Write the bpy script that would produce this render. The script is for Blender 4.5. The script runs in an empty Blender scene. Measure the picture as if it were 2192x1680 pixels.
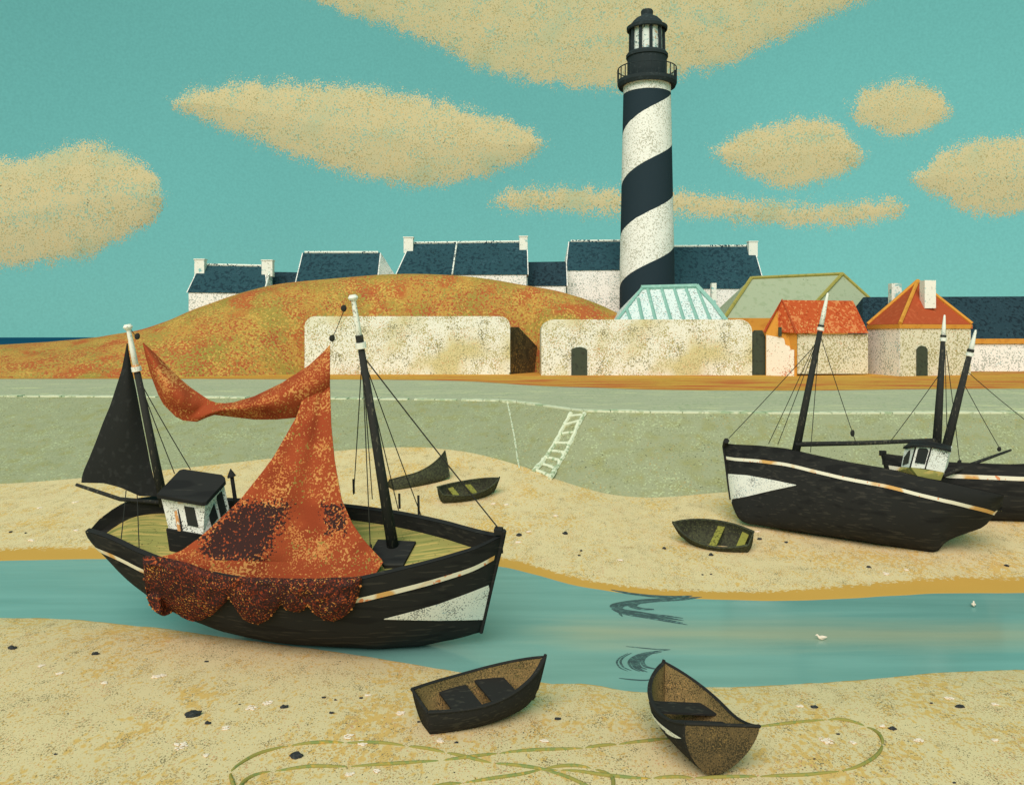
import bpy, math, random
from mathutils import Vector, Matrix, noise
random.seed(7)
R_ = math.radians
scene = bpy.context.scene
COL = scene.collection

# ------------------------------------------------------------------ camera, sky, sun, exposure
F = 1800.0      # focal length in units of a 2192 wide picture
H = 8.0         # eye height in metres
HZ = 720.0      # height of the horizon in that picture
cam_d = bpy.data.cameras.new("camera")
cam = bpy.data.objects.new("camera", cam_d)
COL.objects.link(cam)
cam.location = (0, 0, H)
cam.rotation_euler = (R_(90), 0, 0)
cam_d.sensor_width = 36.0
cam_d.lens = 36.0 * F / 2192.0
cam_d.shift_y = -(840.0 - HZ) / 2192.0
cam_d.clip_end = 9000
cam_d.clip_start = 0.1
scene.camera = cam

SUN_EL, SUN_AZ = R_(42), R_(-14)      # azimuth measured from straight behind the viewer, towards the left
world = bpy.data.worlds.new("World")
scene.world = world
world.use_nodes = True
wn, wl = world.node_tree.nodes, world.node_tree.links
wn.clear()
out = wn.new("ShaderNodeOutputWorld")
bg = wn.new("ShaderNodeBackground")
bg2 = wn.new("ShaderNodeBackground")
addn = wn.new("ShaderNodeAddShader")
sky = wn.new("ShaderNodeTexSky")
sky.sky_type = 'NISHITA'
sky.sun_disc = False
sky.sun_elevation = SUN_EL
sky.sun_rotation = R_(180) - SUN_AZ
bg.inputs[1].default_value = 0.004
tc = wn.new("ShaderNodeTexCoord")
sep = wn.new("ShaderNodeSeparateXYZ")
ramp = wn.new("ShaderNodeValToRGB")
wl.new(tc.outputs['Generated'], sep.inputs[0])
wl.new(sep.outputs['Z'], ramp.inputs[0])
e = ramp.color_ramp.elements
e[0].position = 0.0; e[0].color = (0.167, 0.498, 0.435, 1)
e[1].position = 1.0; e[1].color = (0.095, 0.310, 0.270, 1)
m = ramp.color_ramp.elements.new(0.16); m.color = (0.149, 0.470, 0.411, 1)
m = ramp.color_ramp.elements.new(0.36); m.color = (0.131, 0.414, 0.361, 1)
nz = wn.new("ShaderNodeTexNoise"); nz.inputs['Scale'].default_value = 420; nz.inputs['Detail'].default_value = 3
nz2 = wn.new("ShaderNodeTexNoise"); nz2.inputs['Scale'].default_value = 2.2; nz2.inputs['Detail'].default_value = 2
mrn = wn.new("ShaderNodeMapRange"); mrn.inputs[1].default_value = 0.3; mrn.inputs[2].default_value = 0.7
mrn.inputs[3].default_value = 0.94; mrn.inputs[4].default_value = 1.05
mrn2 = wn.new("ShaderNodeMapRange"); mrn2.inputs[1].default_value = 0.3; mrn2.inputs[2].default_value = 0.7
mrn2.inputs[3].default_value = 0.95; mrn2.inputs[4].default_value = 1.05
wl.new(tc.outputs['Generated'], nz.inputs['Vector']); wl.new(tc.outputs['Generated'], nz2.inputs['Vector'])
wl.new(nz.outputs[0], mrn.inputs[0]); wl.new(nz2.outputs[0], mrn2.inputs[0])
mm = wn.new("ShaderNodeMath"); mm.operation = 'MULTIPLY'
wl.new(mrn.outputs[0], mm.inputs[0]); wl.new(mrn2.outputs[0], mm.inputs[1])
# the seaward side of the sky is a little deeper in tone
mrx = wn.new("ShaderNodeMapRange"); mrx.inputs[1].default_value = -.6; mrx.inputs[2].default_value = .35
mrx.inputs[3].default_value = .90; mrx.inputs[4].default_value = 1.04
wl.new(sep.outputs['X'], mrx.inputs[0])
mm2 = wn.new("ShaderNodeMath"); mm2.operation = 'MULTIPLY'
wl.new(mm.outputs[0], mm2.inputs[0]); wl.new(mrx.outputs[0], mm2.inputs[1])
wl.new(ramp.outputs[0], bg2.inputs[0]); wl.new(mm2.outputs[0], bg2.inputs[1])
wl.new(sky.outputs[0], bg.inputs[0])
wl.new(bg.outputs[0], addn.inputs[0]); wl.new(bg2.outputs[0], addn.inputs[1])
wl.new(addn.outputs[0], out.inputs[0])

sd = bpy.data.lights.new("sun", 'SUN')
sd.energy = 3.2
sd.angle = R_(48)
sd.color = (1.0, 0.865, 0.80)
sun = bpy.data.objects.new("sun", sd)
COL.objects.link(sun)
# direction towards the sun: behind the viewer (-Y), to the left (-X)
sv = Vector((math.sin(SUN_AZ) * math.cos(SUN_EL), -math.cos(SUN_AZ) * math.cos(SUN_EL), math.sin(SUN_EL)))
sun.rotation_euler = sv.to_track_quat('Z', 'Y').to_euler()

scene.view_settings.view_transform = 'Standard'
scene.view_settings.look = 'None'
scene.view_settings.exposure = 0.0
scene.view_settings.gamma = 1.0
try:
    scene.cycles.max_bounces = 5
except Exception:
    pass

# ------------------------------------------------------------------ helpers
def P(x, y, Y):
    return Vector(((x - 1096) * Y / F, Y, H - (y - HZ) * Y / F))

def interp(x, tab):
    if x <= tab[0][0]: return tab[0][1]
    for a, b in zip(tab, tab[1:]):
        if x <= b[0]:
            t = (x - a[0]) / (b[0] - a[0])
            return a[1] + (b[1] - a[1]) * t
    return tab[-1][1]

def sinterp(x, tab):
    """catmull-rom through the table"""
    n = len(tab)
    if x <= tab[0][0]: return tab[0][1]
    if x >= tab[-1][0]: return tab[-1][1]
    for i in range(n - 1):
        if x <= tab[i + 1][0]:
            x0, y0 = tab[i]; x1, y1 = tab[i + 1]
            h = x1 - x0; t = (x - x0) / h
            m0 = (tab[i + 1][1] - tab[max(i - 1, 0)][1]) / (tab[i + 1][0] - tab[max(i - 1, 0)][0])
            m1 = (tab[min(i + 2, n - 1)][1] - tab[i][1]) / (tab[min(i + 2, n - 1)][0] - tab[i][0])
            return ((2*t**3 - 3*t*t + 1) * y0 + (t**3 - 2*t*t + t) * h * m0 + (-2*t**3 + 3*t*t) * y1 + (t**3 - t*t) * h * m1)

def N(x, y=0.0, z=0.0):
    return noise.noise(Vector((x, y, z)))

class MB:
    def __init__(s): s.v = []; s.f = []
    def add(s, vs, fs):
        o = len(s.v); s.v += [Vector(q) for q in vs]
        s.f += [tuple(i + o for i in f) for f in fs]
        return s
    def quad(s, *q): return s.add(q, [tuple(range(len(q)))])
    def hexa(s, b, t):
        """solid from 4 bottom and 4 top corners"""
        return s.add(list(b) + list(t), [(3,2,1,0), (4,5,6,7), (0,1,5,4), (1,2,6,5), (2,3,7,6), (3,0,4,7)])
    def box(s, c, d):
        x, y, z = c; a, b, h = d[0]/2, d[1]/2, d[2]/2
        return s.hexa([(x-a,y-b,z-h),(x+a,y-b,z-h),(x+a,y+b,z-h),(x-a,y+b,z-h)], [(x-a,y-b,z+h),(x+a,y-b,z+h),(x+a,y+b,z+h),(x-a,y+b,z+h)])
    def prism(s, front, off):
        n = len(front); off = Vector(off)
        vs = [Vector(q) for q in front] + [Vector(q) + off for q in front]
        fs = [tuple(range(n)), tuple(range(2*n-1, n-1, -1))] + [(i, i+n, (i+1) % n + n, (i+1) % n) for i in range(n)]
        return s.add(vs, fs)
    def tube(s, pts, rad, n=8):
        pts = [Vector(q) for q in pts]
        if not hasattr(rad, '__len__'): rad = [rad] * len(pts)
        rings = []
        for i, p in enumerate(pts):
            d = (pts[min(i+1, len(pts)-1)] - pts[max(i-1, 0)]).normalized()
            up = Vector((0, 0, 1)) if abs(d.z) < 0.9 else Vector((0, 1, 0))
            a = d.cross(up).normalized(); b = d.cross(a)
            rings.append([p + (a*math.cos(2*math.pi*k/n) + b*math.sin(2*math.pi*k/n)) * rad[i] for k in range(n)])
        vs = [q for r in rings for q in r]; fs = []
        for i in range(len(pts)-1):
            for k in range(n):
                fs.append((i*n+k, i*n+(k+1) % n, (i+1)*n+(k+1) % n, (i+1)*n+k))
        fs.append(tuple(range(n-1, -1, -1))); fs.append(tuple((len(pts)-1)*n+k for k in range(n)))
        return s.add(vs, fs)
    def grid(s, fn, nu, nv, wrap=False):
        vs = [fn(i/(nu-1), j/(nv-1)) for j in range(nv) for i in range(nu)]
        fs = [(j*nu+i, j*nu+i+1, (j+1)*nu+i+1, (j+1)*nu+i) for j in range(nv-1) for i in range(nu-1)]
        return s.add(vs, fs)
    def lathe(s, c, prof, n=48):
        """prof: list of (radius, z)"""
        c = Vector(c)
        vs = [c + Vector((r*math.cos(2*math.pi*k/n), r*math.sin(2*math.pi*k/n), z)) for r, z in prof for k in range(n)]
        fs = [(i*n+k, i*n+(k+1) % n, (i+1)*n+(k+1) % n, (i+1)*n+k) for i in range(len(prof)-1) for k in range(n)]
        return s.add(vs, fs)
    def blob(s, c, r, seed=0, n=10, rough=0.35):
        c = Vector(c); nu, nv = n, max(4, n//2)
        vs = []
        for j in range(nv+1):
            th = math.pi*j/nv
            for i in range(nu):
                ph = 2*math.pi*i/nu
                d = Vector((math.sin(th)*math.cos(ph), math.sin(th)*math.sin(ph), math.cos(th)))
                k = 1 + rough * N(d.x*1.7+seed*3.1, d.y*1.7, d.z*1.7) * 1.6
                vs.append(c + Vector((d.x*r[0]*k, d.y*r[1]*k, d.z*r[2]*k)))
        fs = [(j*nu+i, (j+1)*nu+i, (j+1)*nu+(i+1) % nu, j*nu+(i+1) % nu) for j in range(nv) for i in range(nu)]
        return s.add(vs, fs)

def obj(name, mb, mat, parent=None, smooth=False, label=None, fix=True):
    """link a builder (vertices in world space) as ONE mesh object; children are stored relative to their thing"""
    me = bpy.data.meshes.new(name)
    o = bpy.data.objects.new(name, me)
    if parent is not None:
        org = parent.get('_org') or (0, 0, 0)
    else:
        xs = [q.x for q in mb.v]; ys = [q.y for q in mb.v]; zs = [q.z for q in mb.v]
        org = ((min(xs)+max(xs))/2, (min(ys)+max(ys))/2, min(zs))
    org = Vector(org)
    me.from_pydata([tuple(q - org) for q in mb.v], [], mb.f)
    me.materials.append(mat)
    if fix:
        import bmesh
        bm = bmesh.new(); bm.from_mesh(me)
        bmesh.ops.remove_doubles(bm, verts=bm.verts, dist=1e-4)
        bmesh.ops.recalc_face_normals(bm, faces=bm.faces)
        bm.to_mesh(me); bm.free()
    if smooth:
        for p in me.polygons: p.use_smooth = True
    COL.objects.link(o)
    ORG[o.name] = org
    if parent is not None:
        o.parent = parent
    else:
        o.location = org
    if label: o['label'] = label
    return o
ORG = {}
def part(name, mb, mat, parent, smooth=False, label=None, fix=True):
    me_org = ORG[parent.name]
    o = bpy.data.objects.new(name, bpy.data.meshes.new(name))
    me = o.data
    me.from_pydata([tuple(Vector(q) - me_org) for q in mb.v], [], mb.f)
    me.materials.append(mat)
    if fix:
        import bmesh
        bm = bmesh.new(); bm.from_mesh(me)
        bmesh.ops.remove_doubles(bm, verts=bm.verts, dist=1e-4)
        bmesh.ops.recalc_face_normals(bm, faces=bm.faces)
        bm.to_mesh(me); bm.free()
    if smooth:
        for p in me.polygons: p.use_smooth = True
    COL.objects.link(o)
    o.parent = parent
    ORG[o.name] = me_org
    if label: o['label'] = label
    return o
def thing(name, label, cat, loc, group=None):
    o = bpy.data.objects.new(name, None)
    COL.objects.link(o); o.location = loc; o.empty_display_size = 0.3
    ORG[o.name] = Vector(loc)
    o['label'] = label; o['category'] = cat
    if group: o['group'] = group
    return o
def tag(o, label, cat, group=None):
    o['label'] = label; o['category'] = cat
    if group: o['group'] = group
    return o
def struct(name, mb, mat, smooth=False):
    o = obj(name, mb, mat, None, smooth, fix=False)
    o['kind'] = 'structure'
    return o

# ------------------------------------------------------------------ materials
def lin(c):
    return tuple(((v/255)/12.92 if v/255 <= 0.04045 else ((v/255+0.055)/1.055)**2.4) for v in c) + (1,)
def mat(name, base, specks=(), rough=0.9, bump=0.0, bscale=20, spec=0.2, stretch=(1, 1, 1), attr=None):
    """base: sRGB 0..255 ; specks: (colour, scale, threshold, softness, patchiness, stretch)"""
    m_ = bpy.data.materials.new(name); m_.use_nodes = True
    n, l = m_.node_tree.nodes, m_.node_tree.links
    b = n['Principled BSDF']
    b.inputs['Roughness'].default_value = rough
    b.inputs['Specular IOR Level'].default_value = spec
    tcn = n.new('ShaderNodeTexCoord')
    cur = n.new('ShaderNodeRGB'); cur.outputs[0].default_value = lin(base); cur = cur.outputs[0]
    for k, sp in enumerate(specks):
        c, sc, th, soft = sp[:4]
        patch = sp[4] if len(sp) > 4 else 0
        st = sp[5] if len(sp) > 5 else stretch
        mp = n.new('ShaderNodeMapping'); mp.inputs['Scale'].default_value = st
        mp.inputs['Location'].default_value = (13.7*k+3, 5.1*k, 9.3*k)
        l.new(tcn.outputs['Object'], mp.inputs[0])
        t = n.new('ShaderNodeTexNoise'); t.inputs['Scale'].default_value = sc; t.inputs['Detail'].default_value = 1.5
        l.new(mp.outputs[0], t.inputs['Vector'])
        val = t.outputs[0]
        if patch:
            t2 = n.new('ShaderNodeTexNoise'); t2.inputs['Scale'].default_value = sc/14; t2.inputs['Detail'].default_value = 2
            l.new(mp.outputs[0], t2.inputs['Vector'])
            ma = n.new('ShaderNodeMath'); ma.operation = 'MULTIPLY_ADD'
            l.new(t2.outputs[0], ma.inputs[0]); ma.inputs[1].default_value = patch; l.new(val, ma.inputs[2])
            mb_ = n.new('ShaderNodeMath'); mb_.operation = 'SUBTRACT'; l.new(ma.outputs[0], mb_.inputs[0]); mb_.inputs[1].default_value = patch*0.5
            val = mb_.outputs[0]
        mr = n.new('ShaderNodeMapRange'); mr.inputs[1].default_value = th; mr.inputs[2].default_value = th + soft
        l.new(val, mr.inputs[0])
        mx = n.new('ShaderNodeMix'); mx.data_type = 'RGBA'
        l.new(mr.outputs[0], mx.inputs[0]); l.new(cur, mx.inputs[6]); mx.inputs[7].default_value = lin(c)
        cur = mx.outputs[2]
    if attr:      # (attribute name, colour, ragged edge amount)
        at = n.new('ShaderNodeAttribute'); at.attribute_name = attr[0]
        t = n.new('ShaderNodeTexNoise'); t.inputs['Scale'].default_value = attr[2]; t.inputs['Detail'].default_value = 3
        mp = n.new('ShaderNodeMapping'); mp.inputs['Scale'].default_value = (1, .8, 1)
        l.new(tcn.outputs['Object'], mp.inputs[0]); l.new(mp.outputs[0], t.inputs['Vector'])
        ma = n.new('ShaderNodeMath'); ma.operation = 'MULTIPLY_ADD'; l.new(t.outputs[0], ma.inputs[0]); ma.inputs[1].default_value = attr[3]
        l.new(at.outputs['Fac'], ma.inputs[2])
        mr = n.new('ShaderNodeMapRange'); mr.inputs[1].default_value = 0.5 + attr[3]*.5; mr.inputs[2].default_value = 0.56 + attr[3]*.5
        l.new(ma.outputs[0], mr.inputs[0])
        mx = n.new('ShaderNodeMix'); mx.data_type = 'RGBA'
        l.new(mr.outputs[0], mx.inputs[0]); l.new(cur, mx.inputs[6]); mx.inputs[7].default_value = lin(attr[1])
        cur = mx.outputs[2]
    l.new(cur, b.inputs['Base Color'])
    if bump:
        t = n.new('ShaderNodeTexNoise'); t.inputs['Scale'].default_value = bscale; t.inputs['Detail'].default_value = 4
        l.new(tcn.outputs['Object'], t.inputs['Vector'])
        bn = n.new('ShaderNodeBump'); bn.inputs['Strength'].default_value = bump; bn.inputs['Distance'].default_value = 0.05
        l.new(t.outputs[0], bn.inputs['Height']); l.new(bn.outputs[0], b.inputs['Normal'])
    return m_

M = {}
SAND = (232, 208, 160)
M['sand'] = mat('sand_stipple', SAND, [
    ((228, 186, 112), 9.0, .56, .12, .8), ((218, 172, 100), 24, .64, .04, .5), ((218, 162, 118), 27, .665, .03, .35),
    ((188, 158, 112), 34, .65, .03, .5), ((150, 132, 96), 34, .675, .02, .6), ((66, 64, 56), 26, .72, .015, .3)],
    rough=1, bump=.12, bscale=18, spec=.05, stretch=(1, .6, 1), attr=('wet', (212, 162, 80), 8.0, .55))
M['pave'] = mat('quay_top_stipple', (182, 182, 152), [
    ((206, 204, 160), 1.6, .60, .05, .5, (.22, 1.4, 1)), ((158, 168, 132), 4, .58, .1, .3), ((90, 96, 76), 6, .72, .02, .2)], rough=1, spec=.05)
M['revet'] = mat('revetment_stipple', (160, 162, 128), [
    ((156, 154, 108), 1.4, .50, .25, .3), ((142, 145, 110), 11, .59, .06, .3), ((182, 188, 146), 9.0, .63, .04, .4),
    ((178, 150, 92), 9.5, .70, .03, .3), ((78, 80, 64), 9.0, .715, .02, .25)], rough=1, bump=.0, bscale=9, spec=.05)
M['hill'] = mat('heath_stipple', (190, 144, 72), [
    ((156, 138, 66), .16, .50, .14, .4), ((182, 100, 56), .28, .52, .12, .4), ((176, 96, 58), 3.4, .54, .08, .5), ((160, 142, 72), 3.4, .555, .08, .5), ((204, 164, 84), 4.2, .585, .05, .5),
    ((170, 86, 56), 5.0, .615, .05, .5), ((112, 76, 50), 7.0, .69, .03, .3)], rough=1, bump=.1, bscale=3, spec=.05)
M['bank'] = mat('bank_earth', (210, 158, 70), [
    ((198, 108, 60), .75, .50, .12, .5, (.22, 1, 1)), ((188, 136, 60), 4, .6, .05, .4, (.5, 1, 1)), ((130, 86, 48), 6, .72, .03, .2)], rough=1, spec=.05)
M['wall'] = mat('harbour_wall_stipple', (240, 239, 224), [
    ((216, 206, 156), .22, .46, .16, .5), ((184, 176, 128), 8.5, .565, .03, .45), ((206, 164, 118), 8.6, .66, .03, .4),
    ((140, 136, 108), 8.6, .655, .02, .6), ((168, 190, 180), 6.3, .71, .03, .2)], rough=1, bump=.0, bscale=6, spec=.05)
M['cottage'] = mat('whitewash_stipple', (250, 246, 238), [
    ((180, 184, 174), 6.0, .57, .03, .4), ((156, 194, 194), 5.0, .68, .04, .4), ((146, 146, 136), 6.2, .70, .02, .3)], rough=1, spec=.05)
M['rubble'] = mat('rubble_stipple', (230, 224, 198), [
    ((178, 170, 128), 5.6, .53, .04, .3), ((236, 230, 208), 6.0, .60, .03, .3), ((204, 146, 100), 6, .69, .03, .2), ((124, 122, 96), 6.4, .66, .02, .4)], rough=1, spec=.05)
M['pinkwash'] = mat('limewash_pink_stipple', (244, 234, 216), [((210, 148, 120), 6, .63, .03, .4), ((164, 150, 120), 6.4, .67, .03, .4)], rough=1, spec=.05)
M['slate'] = mat('slate', (46, 77, 86), [((34, 58, 68), 2.2, .50, .1, .4), ((58, 88, 98), 5.2, .64, .03, .4, (.6, 1, 1)), ((32, 44, 50), 6, .66, .03, .3)], rough=.9, bump=.1, bscale=4, spec=.1)
M['slate_dark'] = mat('slate_dark', (42, 63, 72), [((30, 44, 52), 2.6, .5, .08, .4), ((54, 76, 86), 6, .66, .03, .4)], rough=.9, bump=.1, bscale=4, spec=.1)
M['mortar'] = mat('white_mortar', (240, 240, 228), [((40, 68, 78), 4.6, .57, .03, .3)], rough=1, spec=.05)
M['limewash'] = mat('chimney_white', (242, 240, 228), [((150, 196, 192), 1.8, .60, .08, .5), ((196, 194, 180), 5, .64, .05, .3)], rough=1, spec=.05)
M['glassframe'] = mat('teal_frame', (140, 184, 170), [((156, 196, 182), 2, .58, .1, .3)], rough=.7)
M['glasspane'] = mat('whitened_glass', (222, 230, 226), [((140, 184, 180), 5, .60, .03, .3), ((150, 150, 140), 5.8, .62, .03, .4)], rough=.5, spec=.3)
M['greyroof'] = mat('grey_green_roof', (168, 176, 146), [((158, 168, 136), 1.4, .55, .1, .3), ((100, 100, 78), 6, .73, .02, .2)], rough=.9)
M['olive'] = mat('olive_ridge', (166, 154, 80), [((146, 140, 72), 2, .55, .1, .3)], rough=.9)
M['ochre'] = mat('ochre_plaster', (216, 152, 66), [((206, 140, 60), 1.5, .56, .1, .4), ((198, 110, 66), 1.2, .66, .05, .3), ((160, 120, 60), 6, .71, .03, .3)], rough=1, spec=.05)
M['tile'] = mat('orange_tiles', (196, 90, 50), [((218, 136, 84), 3.0, .54, .04, .4), ((176, 74, 40), 3.2, .60, .05, .4), ((220, 164, 100), 5, .67, .03, .3)], rough=.95, spec=.05)
M['tile_plain'] = mat('red_brown_tiles', (176, 82, 50), [((186, 92, 58), 2.0, .56, .08, .3), ((118, 62, 42), 6, .73, .02, .2)], rough=.95, spec=.05)
M['door'] = mat('dark_green_door', (68, 76, 62), [((58, 64, 54), 3, .55, .06, .3)], rough=.8)
M['shaded_stone'] = mat('stone_in_shade', (92, 78, 54), [((74, 64, 46), 1.6, .5, .1, .4), ((142, 114, 66), 5, .62, .04, .5)], rough=1, spec=.05)  # shade on the bastion's receding side, put into the stone colour
M['black'] = mat('tarred_wood', (44, 44, 43), [((60, 58, 54), 5.0, .60, .04, .3, (.2, 1, 3)), ((36, 36, 36), 2.1, .55, .1, .3, (.3, 1, 2))], rough=.85, spec=.1)
M['blackiron'] = mat('black_iron', (46, 54, 56), [((58, 66, 68), 2.6, .58, .08, .3)], rough=.8, spec=.15)
M['mast'] = mat('dark_spar', (48, 48, 45), [((84, 80, 68), 16, .62, .05, .4, (1, 1, .3))], rough=.85)
M['canvas'] = mat('black_sailcloth', (44, 45, 44), [((52, 53, 52), 6, .56, .1, .3)], rough=1, bump=.1, bscale=6, spec=.02)
M['white'] = mat('white_paint', (240, 238, 226), [((160, 156, 144), 18, .66, .03, .5), ((226, 184, 120), 6, .70, .05, .3)], rough=.8)
M['patch'] = mat('white_boot_paint', (240, 238, 228), [((130, 132, 130), 26, .61, .02, .5), ((180, 194, 196), 16, .66, .04, .3)], rough=.85)
M['stripe'] = mat('cream_stripe_paint', (238, 230, 208), [((222, 172, 104), 1.1, .50, .06, .4), ((226, 144, 96), 6, .66, .05, .3)], rough=.85)
M['cabin'] = mat('cabin_white_paint', (242, 240, 230), [((96, 96, 90), 26, .645, .02, .6), ((222, 162, 98), 2.0, .66, .05, .4), ((196, 192, 180), 18, .61, .04, .4)], rough=.85)
M['rust'] = mat('rust_streak', (220, 160, 104), [((240, 234, 216), 12, .60, .05, .3)], rough=.9)
M['glassdark'] = mat('dark_pane', (40, 42, 42), rough=.4, spec=.3)
M['deck'] = mat('deck_planks', (158, 152, 88), [((192, 170, 100), 3.2, .56, .05, .5, (.3, 4, 1)), ((136, 138, 78), 2.6, .55, .1, .3, (.3, 3, 1)), ((96, 92, 54), 18, .68, .03, .3)], rough=.95, spec=.05)
M['rope'] = mat('olive_rope', (156, 146, 78), [((132, 142, 84), 9, .52, .08, .3), ((190, 156, 74), 7, .62, .08, .3)], rough=1, spec=.05)
M['line'] = mat('rigging_line', (46, 46, 42), rough=.9)
M['skiff'] = mat('tarred_skiff', (46, 45, 43), [((62, 60, 54), 12, .60, .05, .4, (.4, 1, 2))], rough=.9, bump=.1, bscale=14, spec=.1)
M['skiff_in'] = mat('brown_boards', (136, 114, 74), [((84, 72, 50), 40, .52, .05, .4), ((168, 134, 84), 36, .62, .04, .3), ((100, 94, 56), 30, .66, .04, .3)], rough=1, spec=.05)
M['transom'] = mat('dark_brown_boards', (104, 88, 62), [((66, 60, 46), 40, .50, .05, .4), ((136, 112, 72), 36, .63, .04, .3)], rough=1, spec=.05)
M['skiff_green'] = mat('weathered_green', (74, 76, 58), [((60, 60, 50), 12, .50, .05, .4), ((104, 104, 70), 16, .66, .04, .3)], rough=1, spec=.05)
M['thwart_green'] = mat('mossy_board', (146, 142, 68), [((100, 98, 50), 14, .60, .05, .3)], rough=1, spec=.05)
M['rock'] = mat('dark_pebble', (52, 53, 54), [((70, 70, 68), 20, .6, .06, .2)], rough=.8)
M['shell'] = mat('white_shell', (244, 224, 204), [((228, 206, 182), 18, .60, .05, .3)], rough=.8)
M['net'] = mat('orange_net', (160, 74, 45), [
    ((146, 65, 40), 1.3, .52, .12, .3), ((204, 144, 84), 17, .635, .03, .9), ((200, 130, 74), 22, .64, .03, .8), ((150, 126, 64), 15, .71, .03, .6)], rough=1, bump=.2, bscale=22, spec=.03)
M['netdark'] = mat('dark_net_heap', (60, 42, 40), [
    ((144, 64, 42), 15, .595, .03, .25), ((92, 48, 42), 17, .56, .03, .3), ((212, 150, 80), 19, .665, .02, .45), ((190, 98, 56), 20, .655, .02, .4)], rough=1, bump=.3, bscale=18, spec=.03)
M['net_blend'] = mat('orange_net_with_dark_bundles', (160, 74, 45), [
    ((146, 65, 40), 1.3, .52, .12, .3), ((204, 144, 84), 17, .635, .03, .9), ((200, 130, 74), 22, .64, .03, .8), ((150, 126, 64), 15, .71, .03, .6)], rough=1, bump=.2, bscale=22, spec=.03, attr=('bundle', (62, 42, 40), 16.0, 1.5))
M['cork'] = mat('net_rim', (204, 134, 72), [((120, 64, 44), 12, .55, .04, .3)], rough=1, spec=.05)
M['cloud'] = mat('cloud_stipple', (222, 200, 152), [
    ((202, 196, 154), .028, .50, .2, .6), ((168, 192, 164), .7, .585, .06, .5), ((190, 172, 122), .8, .60, .05, .3), ((226, 188, 128), .75, .66, .04, .3), ((156, 146, 108), .85, .69, .03, .3)], rough=1, spec=0)
M['reflection_dark'] = mat('dark_reflection', (66, 86, 86), [((96, 130, 124), 16, .56, .06, .4, (.3, 2, 1))], rough=.7)  # dark reflections on the channel, given as a colour

# water: a thin teal sheet, slightly glossy; pale cloud reflection painted into its colour along the middle
def water_mat(name, base, pale, rough, ax=None):
    m_ = bpy.data.materials.new(name); m_.use_nodes = True
    n, l = m_.node_tree.nodes, m_.node_tree.links
    b = n['Principled BSDF']; b.inputs['Roughness'].default_value = rough; b.inputs['IOR'].default_value = 1.33
    b.inputs['Specular IOR Level'].default_value = .35
    tcn = n.new('ShaderNodeTexCoord')
    mp = n.new('ShaderNodeMapping'); mp.inputs['Scale'].default_value = (.12, 1.0, 1)
    l.new(tcn.outputs['Object'], mp.inputs[0])
    t = n.new('ShaderNodeTexNoise'); t.inputs['Scale'].default_value = 1.3; t.inputs['Detail'].default_value = 5
    l.new(mp.outputs[0], t.inputs['Vector'])
    mr = n.new('ShaderNodeMapRange'); mr.inputs[1].default_value = .35; mr.inputs[2].default_value = .75
    l.new(t.outputs[0], mr.inputs[0])
    c = n.new('ShaderNodeMix'); c.data_type = 'RGBA'
    l.new(mr.outputs[0], c.inputs[0]); c.inputs[6].default_value = lin(base); c.inputs[7].default_value = lin(tuple(min(255, v+16) for v in base))
    cur = c.outputs[2]
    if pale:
        at = n.new('ShaderNodeAttribute'); at.attribute_name = 'cloud_reflection'
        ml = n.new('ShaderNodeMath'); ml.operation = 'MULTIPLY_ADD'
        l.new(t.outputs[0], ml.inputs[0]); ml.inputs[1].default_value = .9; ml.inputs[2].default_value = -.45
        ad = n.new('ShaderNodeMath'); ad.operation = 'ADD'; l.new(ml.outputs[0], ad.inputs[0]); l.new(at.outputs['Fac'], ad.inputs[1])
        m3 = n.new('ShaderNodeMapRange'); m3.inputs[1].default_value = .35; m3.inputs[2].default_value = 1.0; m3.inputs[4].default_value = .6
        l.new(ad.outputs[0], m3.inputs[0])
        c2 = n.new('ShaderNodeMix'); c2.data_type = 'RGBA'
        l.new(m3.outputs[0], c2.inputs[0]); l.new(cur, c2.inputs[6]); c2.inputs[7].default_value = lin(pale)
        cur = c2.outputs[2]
    l.new(cur, b.inputs['Base Color'])
    t3 = n.new('ShaderNodeTexNoise'); t3.inputs['Scale'].default_value = 3.0; t3.inputs['Detail'].default_value = 3
    l.new(mp.outputs[0], t3.inputs['Vector'])
    bn = n.new('ShaderNodeBump'); bn.inputs['Strength'].default_value = .10; bn.inputs['Distance'].default_value = .05
    l.new(t3.outputs[0], bn.inputs['Height']); l.new(bn.outputs[0], b.inputs['Normal'])
    return m_
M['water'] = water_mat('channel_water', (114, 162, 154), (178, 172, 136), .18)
M['sea'] = mat('open_sea', (24, 74, 100), [((34, 92, 112), .02, .55, .1, .3, (.2, 1, 1))], rough=.9, spec=0.0)

# ------------------------------------------------------------------ ground shape
def on_water_level(tab):     # shorelines at z = 0
    return [((x-1096)*(H*F/(y-HZ))/F, H*F/(y-HZ)) for x, y in tab]
SHORE_N = on_water_level([(-250,1316),(0,1322),(150,1325),(250,1335),(350,1345),(500,1366),(700,1392),(900,1424),(1050,1448),(1180,1462),(1250,1463),(1370,1481),(1500,1471),(1600,1469),(1750,1461),(1900,1450),(2000,1440),(2192,1433),(2450,1428)])
SHORE_F = on_water_level([(-300,1206),(0,1200),(100,1198),(215,1196),(500,1200),(800,1204),(1065,1212),(1140,1228),(1220,1250),(1300,1264),(1380,1275),(1540,1283),(1700,1285),(1860,1278),(2000,1270),(2192,1269),(2500,1266)])
def shoreN(X): return sinterp(X, SHORE_N) + .05*N(X*1.3, 4) + .03*N(X*4, 8)
def shoreF(X): return sinterp(X, SHORE_F) + .05*N(X*1.1, 2)
def atY(tab):                # (x, y, Y) -> plan X, Y and height
    r = [P(x, y, Y) for x, y, Y in tab]
    return [(q.x, q.y) for q in r], [(q.x, q.z) for q in r]
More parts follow.
